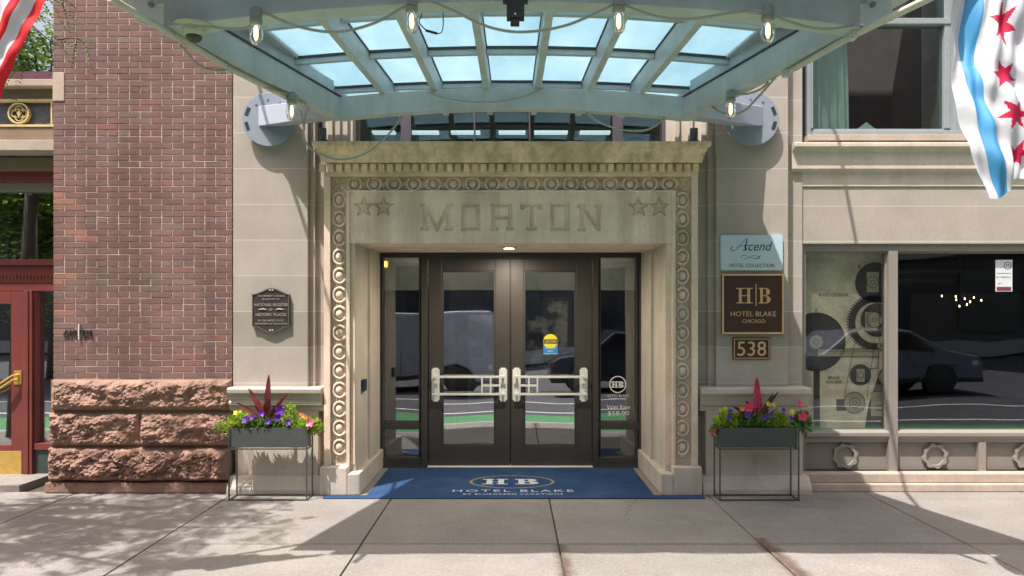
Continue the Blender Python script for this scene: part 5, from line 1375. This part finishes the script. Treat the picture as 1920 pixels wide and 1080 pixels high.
foliage("petunia_plant", "dark purple petunias and red blooms in the middle of the right planter", "plant", wx(1412,YP), YP, cz-0.01, 0.19, 0.085, 0.11, 1000, M['leaf_g'], flowers=fl([(1366,781,0.024,'purple'),(1369,770,0.018,'purple'),(1401,777,0.030,'purple'),(1433,782,0.022,'purple'),(1446,778,0.020,'purple'),(1404,763,0.040,'pink'),(1390,766,0.022,'orange')]))
foliage("light_foliage_plant", "bright green plant with yellow tips at the right of the right planter", "plant", wx(1458,YP), YP, cz-0.01, 0.13, 0.08, 0.13, 760, M['leaf_l'], ls=(0.018,0.034), flowers=fl([(1468,768,0.018,'purple'),(1483,784,0.022,'ink' if False else 'purple'),(1440,757,0.024,'yellow'),(1450,759,0.02,'yellow'),(1484,771,0.022,'yellow')]))
foliage("geranium_plant", "green plant with bright pink blooms at the right end of the right planter", "plant", wx(1503,YP), YP, cz-0.03, 0.085, 0.07, 0.15, 400, M['leaf_g'], flowers=fl([(1505,781,0.038,'pink'),(1500,756,0.026,'pink')]), trail=0.2)
cordyline("pink red cordyline with one tall bright blade in the right planter", wx(1420,YP), YP, cz-0.0, [
    (-0.015,0.42,0.065,(3.0,1.2,3.0)),(0.17,0.32,0.035,(0.9,1.5,1.6)),(0.12,0.31,0.03,(0.7,1.2,1.2)),(-0.19,0.20,0.035,(0.7,0.6,0.6)),(-0.10,0.24,0.035,(0.8,0.6,0.7)),(0.03,0.27,0.05,(2.8,1.0,1.4)),(-0.16,0.14,0.035,(0.9,0.5,0.5)),(0.09,0.16,0.04,(1.2,0.7,0.6)),(-0.04,0.16,0.04,(1.4,0.6,0.6))], M['maroon'])

# ================================================================= FLAGS
def pin(x, y, P_):
    c = False; j = len(P_)-1
    for i in range(len(P_)):
        if (P_[i][1] > y) != (P_[j][1] > y) and x < (P_[j][0]-P_[i][0])*(y-P_[i][1])/(P_[j][1]-P_[i][1])+P_[i][0]: c = not c
        j = i
    return c
def flag(name, label, nu_, nv_, posf, colf, mats):
    m = MB()
    b0 = 0
    for j in range(nv_+1):
        for i in range(nu_+1): m.v.append(tuple(posf(i/nu_, j/nv_)))
    for j in range(nv_):
        for i in range(nu_):
            m.mi = colf((i+0.5)/nu_, (j+0.5)/nv_); a = j*(nu_+1)+i; m.poly([a, a+1, a+nu_+2, a+nu_+1])
    o = m.build(name, mats, smooth=True); tag(o, label, "flag"); return o
# city flag: u across the stripes (0..1), v down its length
FY = -3.0
def cpos(u, v):
    tt = v
    # left edge and right edge of the hanging cloth, measured on the flag's own plane
    L = [(1797,-90),(1797,0),(1790,120),(1799,200),(1816,290),(1843,374)]
    Rg = [(2085,-90),(2075,0),(2065,110),(2060,190),(2060,260),(2010,330)]
    def lerp(Ls):
        s_ = tt*(len(Ls)-1); i = min(int(s_), len(Ls)-2); f = s_-i; f = f
        return Ls[i][0]+(Ls[i+1][0]-Ls[i][0])*f, Ls[i][1]+(Ls[i+1][1]-Ls[i][1])*f
    a, b = lerp(L); c, d_ = lerp(Rg)
    uu = u + 0.018*math.sin(u*9+v*5)
    px_ = a+(c-a)*uu; py_ = b+(d_-b)*uu + 14*math.sin(u*math.pi)*v*v*(-1.0) + 10*math.sin(u*13)*v**4
    y = FY + 0.030*math.sin(u*11+v*4.0)+0.016*math.sin(u*23-v*7+1)+0.05*math.sin(v*5+u*2)+0.012*math.sin(u*47+v*13)+0.010*math.sin(v*31-u*19)+0.03*noise.noise(Vector((u*6,v*7,2)))
    return (wx(px_, FY), y, wz(py_, FY))
CL, CW = 1.5, 1.0
cst = []
for k in range(4):
    cyv = CL*(0.20*(k+1)+0.07); P_ = []
    for q_ in range(12):
        r = 0.122 if q_ % 2 == 0 else 0.052
        a = R(30*q_+12+k*9); P_.append((0.345+r*math.sin(a)*0.88, cyv+r*math.cos(a)*1.0))
    cst.append(P_)
def ccol(u, v):
    for P_ in cst:
        if abs(v*CL-P_[0][1]) < 0.3 and pin(u, v*CL, P_): return 2
    return 1 if (0.085 < u < 0.19) or (0.52 < u < 0.64) else 0
CX_FLAG = flag("city_flag", "white and light blue city flag with red six pointed stars hanging at right", 170, 330, cpos, ccol, [M['f_white'], M['c_blue'], M['c_red']])
# national flag, only its striped fly end shows
NY = -3.1
def npos(u, v):                                        # u: stripes from right edge leftwards, v: from the top down
    top = (112-u*250, -75-u*8); bot = (-22-u*210, 230-u*0)
    px_ = top[0]+(bot[0]-top[0])*v + 5*math.sin(v*7+u*9); py_ = top[1]+(bot[1]-top[1])*v
    y = NY+0.014*math.sin(u*19+v*3)+0.008*math.sin(u*37-v*5)+0.004*math.sin(u*20+v*40)+0.012*noise.noise(Vector((u*9,v*5,2)))
    return (wx(px_, NY), y, wz(py_, NY))
def ncol(u, v):
    if u > 0.46 and v < 0.42:
        return 2
    return 0 if int(u*13) % 2 == 0 else 1
flag("national_flag", "red and white striped flag hanging at the top left corner", 130, 90, npos, ncol, [M['f_red'], M['f_white'], M['f_blue']])
for s, lab in ((-1, "white flagpole angled outward left of the canopy"), (1, "white flagpole angled outward right of the canopy")):
    e = empty("flagpole", lab, "flagpole", (s*2.33, -2.62, 3.62), group="flagpoles at the canopy corners")
    a, b = Vector((s*2.2,-2.62,3.56)), Vector((s*4.3,-4.1,4.55))
    m = MB(); m.tube([a, b], [0.022, 0.016], 10); m.build("pole", M['white_metal'], e)
    m = MB(); m.ball(tuple(b), 0.05, 0.05, 0.05, 12, 8); m.build("finial", M['gold'], e, smooth=True)

# ================================================================= TREES
def frond(m, p, d, L, n=7, lw=0.016, ll=0.042, droop=0.4):
    p = Vector(p); d = Vector(d).normalized(); side = d.cross(Vector((0,0,1)))
    side = side.normalized() if side.length > 0.01 else Vector((1,0,0))
    for k in range(n):
        t = (k+0.6)/n; c = p+d*L*t+Vector((0,0,-droop*L*t*t))
        for s in (-1, 1):
            dd_ = (side*s+d*0.5+Vector((0,0,-0.25+random.uniform(-0.2,0.2)))).normalized()
            leaf(m, c, dd_, (0.1,0.1,1), ll*(1-0.35*t), lw, 0.15)
def tree(name, label, base, trunk_h, crown, nf, matl, seed, limbs=9, L=(0.16,0.3), ll=0.05, lw=0.02, r0=0.16, n=7, clump=0):
    random.seed(seed); base = Vector(base); cc, cr = Vector(crown[0]), Vector(crown[1])
    e = empty(name, label, "tree", tuple(base))
    m = MB(); top = base+Vector((0.1,0.05,trunk_h))
    m.tube([base, base+Vector((0.03,0.02,trunk_h*0.5)), top], [r0, r0*0.75, r0*0.55], 12); m.build("trunk", M['bark'], e, smooth=True)
    m = MB(); ends = []
    for k in range(limbs):
        d = rv(); d.normalize(); en = cc+Vector((d.x*cr.x, d.y*cr.y, d.z*cr.z))*random.uniform(0.5,0.95)
        mid = top.lerp(en, 0.5)+Vector((random.uniform(-.2,.2),random.uniform(-.2,.2),0.15))
        m.tube(sm([top, mid, en], 4), [r0*0.4*(1-i/9*0.85) for i in range(9)], 7)
        for q_ in range(5):
            t = random.uniform(0.3, 1); st_ = top.lerp(en, t); e2 = st_+Vector((random.gauss(0,1)*cr.x, random.gauss(0,1)*cr.y, random.gauss(0,0.6)*cr.z))*0.4
            m.tube([st_, (st_+e2)/2+Vector((0,0,0.05)), e2], [r0*0.1, r0*0.07, r0*0.03], 5); ends.append((st_, e2))
        ends.append((mid, en))
    m.build("limbs", M['bark'], e, smooth=True)
    m = MB()
    clumps = []
    for k in range(clump):
        d = rv(); d.normalize(); d *= random.random()**0.4; clumps.append(cc+Vector((d.x*cr.x, d.y*cr.y, d.z*cr.z)))
    for k in range(int(nf*0.75) if clump else 0):
        p = random.choice(clumps)+Vector((random.gauss(0,0.13), random.gauss(0,0.13), random.gauss(0,0.08)))
        kk_ = random.uniform(0.6,1.4); m.col = (kk_*random.uniform(0.9,1.25), kk_, kk_*0.8)
        d = rv(); d.z *= 0.3; frond(m, p, d, random.uniform(*L), n, lw, ll)
    for k in range(int(nf*0.25) if clump else nf):
        a, b = random.choice(ends); t = random.uniform(0.25, 1.08); p = a.lerp(b, t)+Vector((random.gauss(0,0.22)*cr.x*0.6, random.gauss(0,0.22)*cr.y*0.6, random.gauss(0,0.2)*cr.z*0.6))
        kk_ = random.uniform(0.6,1.4); m.col = (kk_*random.uniform(0.9,1.25), kk_, kk_*0.8)
        d = rv(); d.z *= 0.4; frond(m, p, d, random.uniform(*L), n, lw, ll)
    m.build("crown", matl, e)
    random.seed(seed+1); return e
LT = tree("locust_tree", "honey locust street tree with feathery leaves reaching in at upper left", (-6.7,-2.1,0), 3.3, ((-4.6,-2.75,4.6),(1.5,1.3,0.75)), 1250, M['tree_leaf'], 11, limbs=14, ll=0.055, lw=0.024, clump=75)
m = MB(); mt = MB()
def twig(pts, t, n_):
    P = sm([(wx(a,-t), -t, wz(b,-t)) for a, b in pts], 5)
    mt.tube(P, 0.004, 5)
    for k in range(n_):
        p = random.choice(P); kk_ = random.uniform(0.7,1.7); m.col = (kk_*1.2, kk_, kk_*0.7)
        frond(m, p, (random.uniform(-0.6,1), random.uniform(-0.4,0.4), random.uniform(-0.9,0.2)), random.uniform(0.12,0.2), 8, 0.016, 0.034, 0.5)
twig([(40,-60),(70,-10),(60,40),(50,80)], 1.7, 9); twig([(70,-10),(100,-5),(135,8)], 1.7, 6); twig([(50,40),(80,65),(105,85)], 1.6, 7); twig([(45,60),(35,100),(40,130)], 1.6, 7); twig([(105,75),(140,72),(160,80)], 1.6, 3); twig([(-40,-80),(20,-30),(48,30)], 1.75, 8)
m.build("hanging_leaves", M['tree_leaf'], LT); mt.build("twigs", M['bark'], LT)
# trees across the street, seen mirrored in the panes
tree("street_tree", "full green tree across the street mirrored in the left entrance glass", (-13.0,-13.0,-0.12), 2.6, ((-13.5,-13.0,7.2),(5.2,3.0,4.6)), 5200, M['tree_far'], 31, limbs=16, L=(0.5,0.8), ll=0.22, lw=0.11, r0=0.22, n=4)
# ================================================================= ACROSS THE STREET
e = empty("opposite_building", "dark stone office block across the street mirrored in the windows", "building", (0,-24,0))
m = MB(); m.box(-60, 60, -26, -24, -0.12, 11.0); m.box(9, 34, -25.5, -23.97, 11.0, 30.0)  # low block lets sky in; tower added to darken the upper window's reflection
m.build("wall", solid("office_stone", (0.10,0.09,0.085), 0.9, var=0.15, scale=0.6), e)
m = MB()
for i in range(-14, 15):
    for j in range(2): m.box(i*4-1.2, i*4+1.2, -23.99, -23.9, 1.0+j*4, 3.6+j*4)
m.build("window_band", plain("office_glass", (0.05,0.06,0.07), 0.1), e)
m = MB(); m.box(-60, 60, -24.0, -23.7, 0.0, 0.6); m.box(-60,60,-24.0,-23.6,4.1,4.4); m.build("string_course", M['kerb'], e)
def vehicle(label, x0, y0, L, Wd, prof, glassp, paint, name="parked_car", cat="car", wr=0.34):
    e = empty(name, label, cat, (x0, y0, -0.12), group="vehicles parked across the road")
    zb = -0.12
    m = MB(); m.prism([(x0+a*L, y0, zb+b) for a, b in prof], (0,-Wd,0)); m.build("body", paint, e, bevel=0.06)
    for gp in glassp:
        for yy in (y0+0.004, y0-Wd-0.012):
            m = MB(); m.prism([(x0+a*L, yy, zb+b) for a, b in gp], (0,0.008,0)); m.build("window", plain("car_glass", (0.02,0.022,0.025), 0.08), e)
    for a in (0.36, 0.51, 0.66):
        m = MB(); m.box(x0+a*L-0.006, x0+a*L+0.006, y0-0.004, y0+0.003, zb+0.35, zb+0.95); m.build("door_seam", M['blackm'], e)
    for a, mm in ((0.965, M['white']), (0.02, M['red'])):
        m = MB(); m.box(x0+a*L-0.09, x0+a*L+0.02, y0-0.06, y0+0.006, zb+0.68, zb+0.80); m.build("car_light", mm, e, bevel=0.01)
    m = MB(); m.box(x0+0.02, x0+L-0.02, y0-0.01, y0+0.012, zb+0.30, zb+0.40); m.build("side_skirt", M['blackm'], e, bevel=0.01)
    m = MB(); m.box(x0+0.70*L, x0+0.735*L, y0+0.0, y0+0.16, zb+0.98, zb+1.12); m.build("mirror", M['blackm'], e, bevel=0.02)
    for a in (0.18, 0.80):
        for yy in (y0+0.01, y0-Wd-0.01):
            m = MB(); s = 1 if yy > y0-0.5 else -1
            m.lathe((x0+a*L, yy-s*0.12, zb+wr), [(wr*0.6,-0.11),(wr,-0.10),(wr,0.10),(wr*0.6,0.12)], 'y', 24); wo = m.build("tyre", M['blackm'], e)
            m = MB(); m.lathe((x0+a*L, yy+s*0.01, zb+wr), [(wr*0.55,-0.02),(wr*0.6,0.0),(wr*0.15,0.015)], 'y', 10); m.build("rim", M['bronze'], wo)
    return e
van = [(0,0.3),(0.0,1.1),(0.16,1.15),(0.24,1.95),(0.98,1.98),(1,1.2),(1,0.3),(0.88,0.3),(0.86,0.62),(0.80,0.72),(0.74,0.62),(0.72,0.3),(0.26,0.3),(0.24,0.62),(0.18,0.72),(0.12,0.62),(0.10,0.3)]
vehicle("white delivery van parked across the road, mirrored in the left door", -5.15, -8.9, 4.75, 1.9, van, [[(0.19,1.2),(0.25,1.75),(0.36,1.75),(0.36,1.2)]], solid("van_white", (0.40,0.40,0.47), 0.35), "parked_van", "van")
car = [(0,0.3),(0,0.75),(0.05,0.9),(0.22,0.98),(0.34,1.42),(0.66,1.45),(0.84,1.02),(0.98,0.9),(1,0.7),(1,0.3),(0.88,0.3),(0.86,0.6),(0.80,0.68),(0.74,0.6),(0.72,0.3),(0.26,0.3),(0.24,0.6),(0.18,0.68),(0.12,0.6),(0.10,0.3)]
gl = [[(0.26,0.98),(0.35,1.36),(0.50,1.39),(0.50,0.98)],[(0.51,0.98),(0.51,1.39),(0.65,1.39),(0.79,0.98)]]
vehicle("dark blue car parked across the road, mirrored in the right sidelight", 0.95, -8.9, 4.6, 1.8, car, gl, solid("car_navy", (0.02,0.025,0.05), 0.25))
vehicle("silver car parked across the road, mirrored in the shop window", 5.8, -8.9, 4.5, 1.8, car, gl, solid("car_silver", (0.16,0.18,0.25), 0.25))
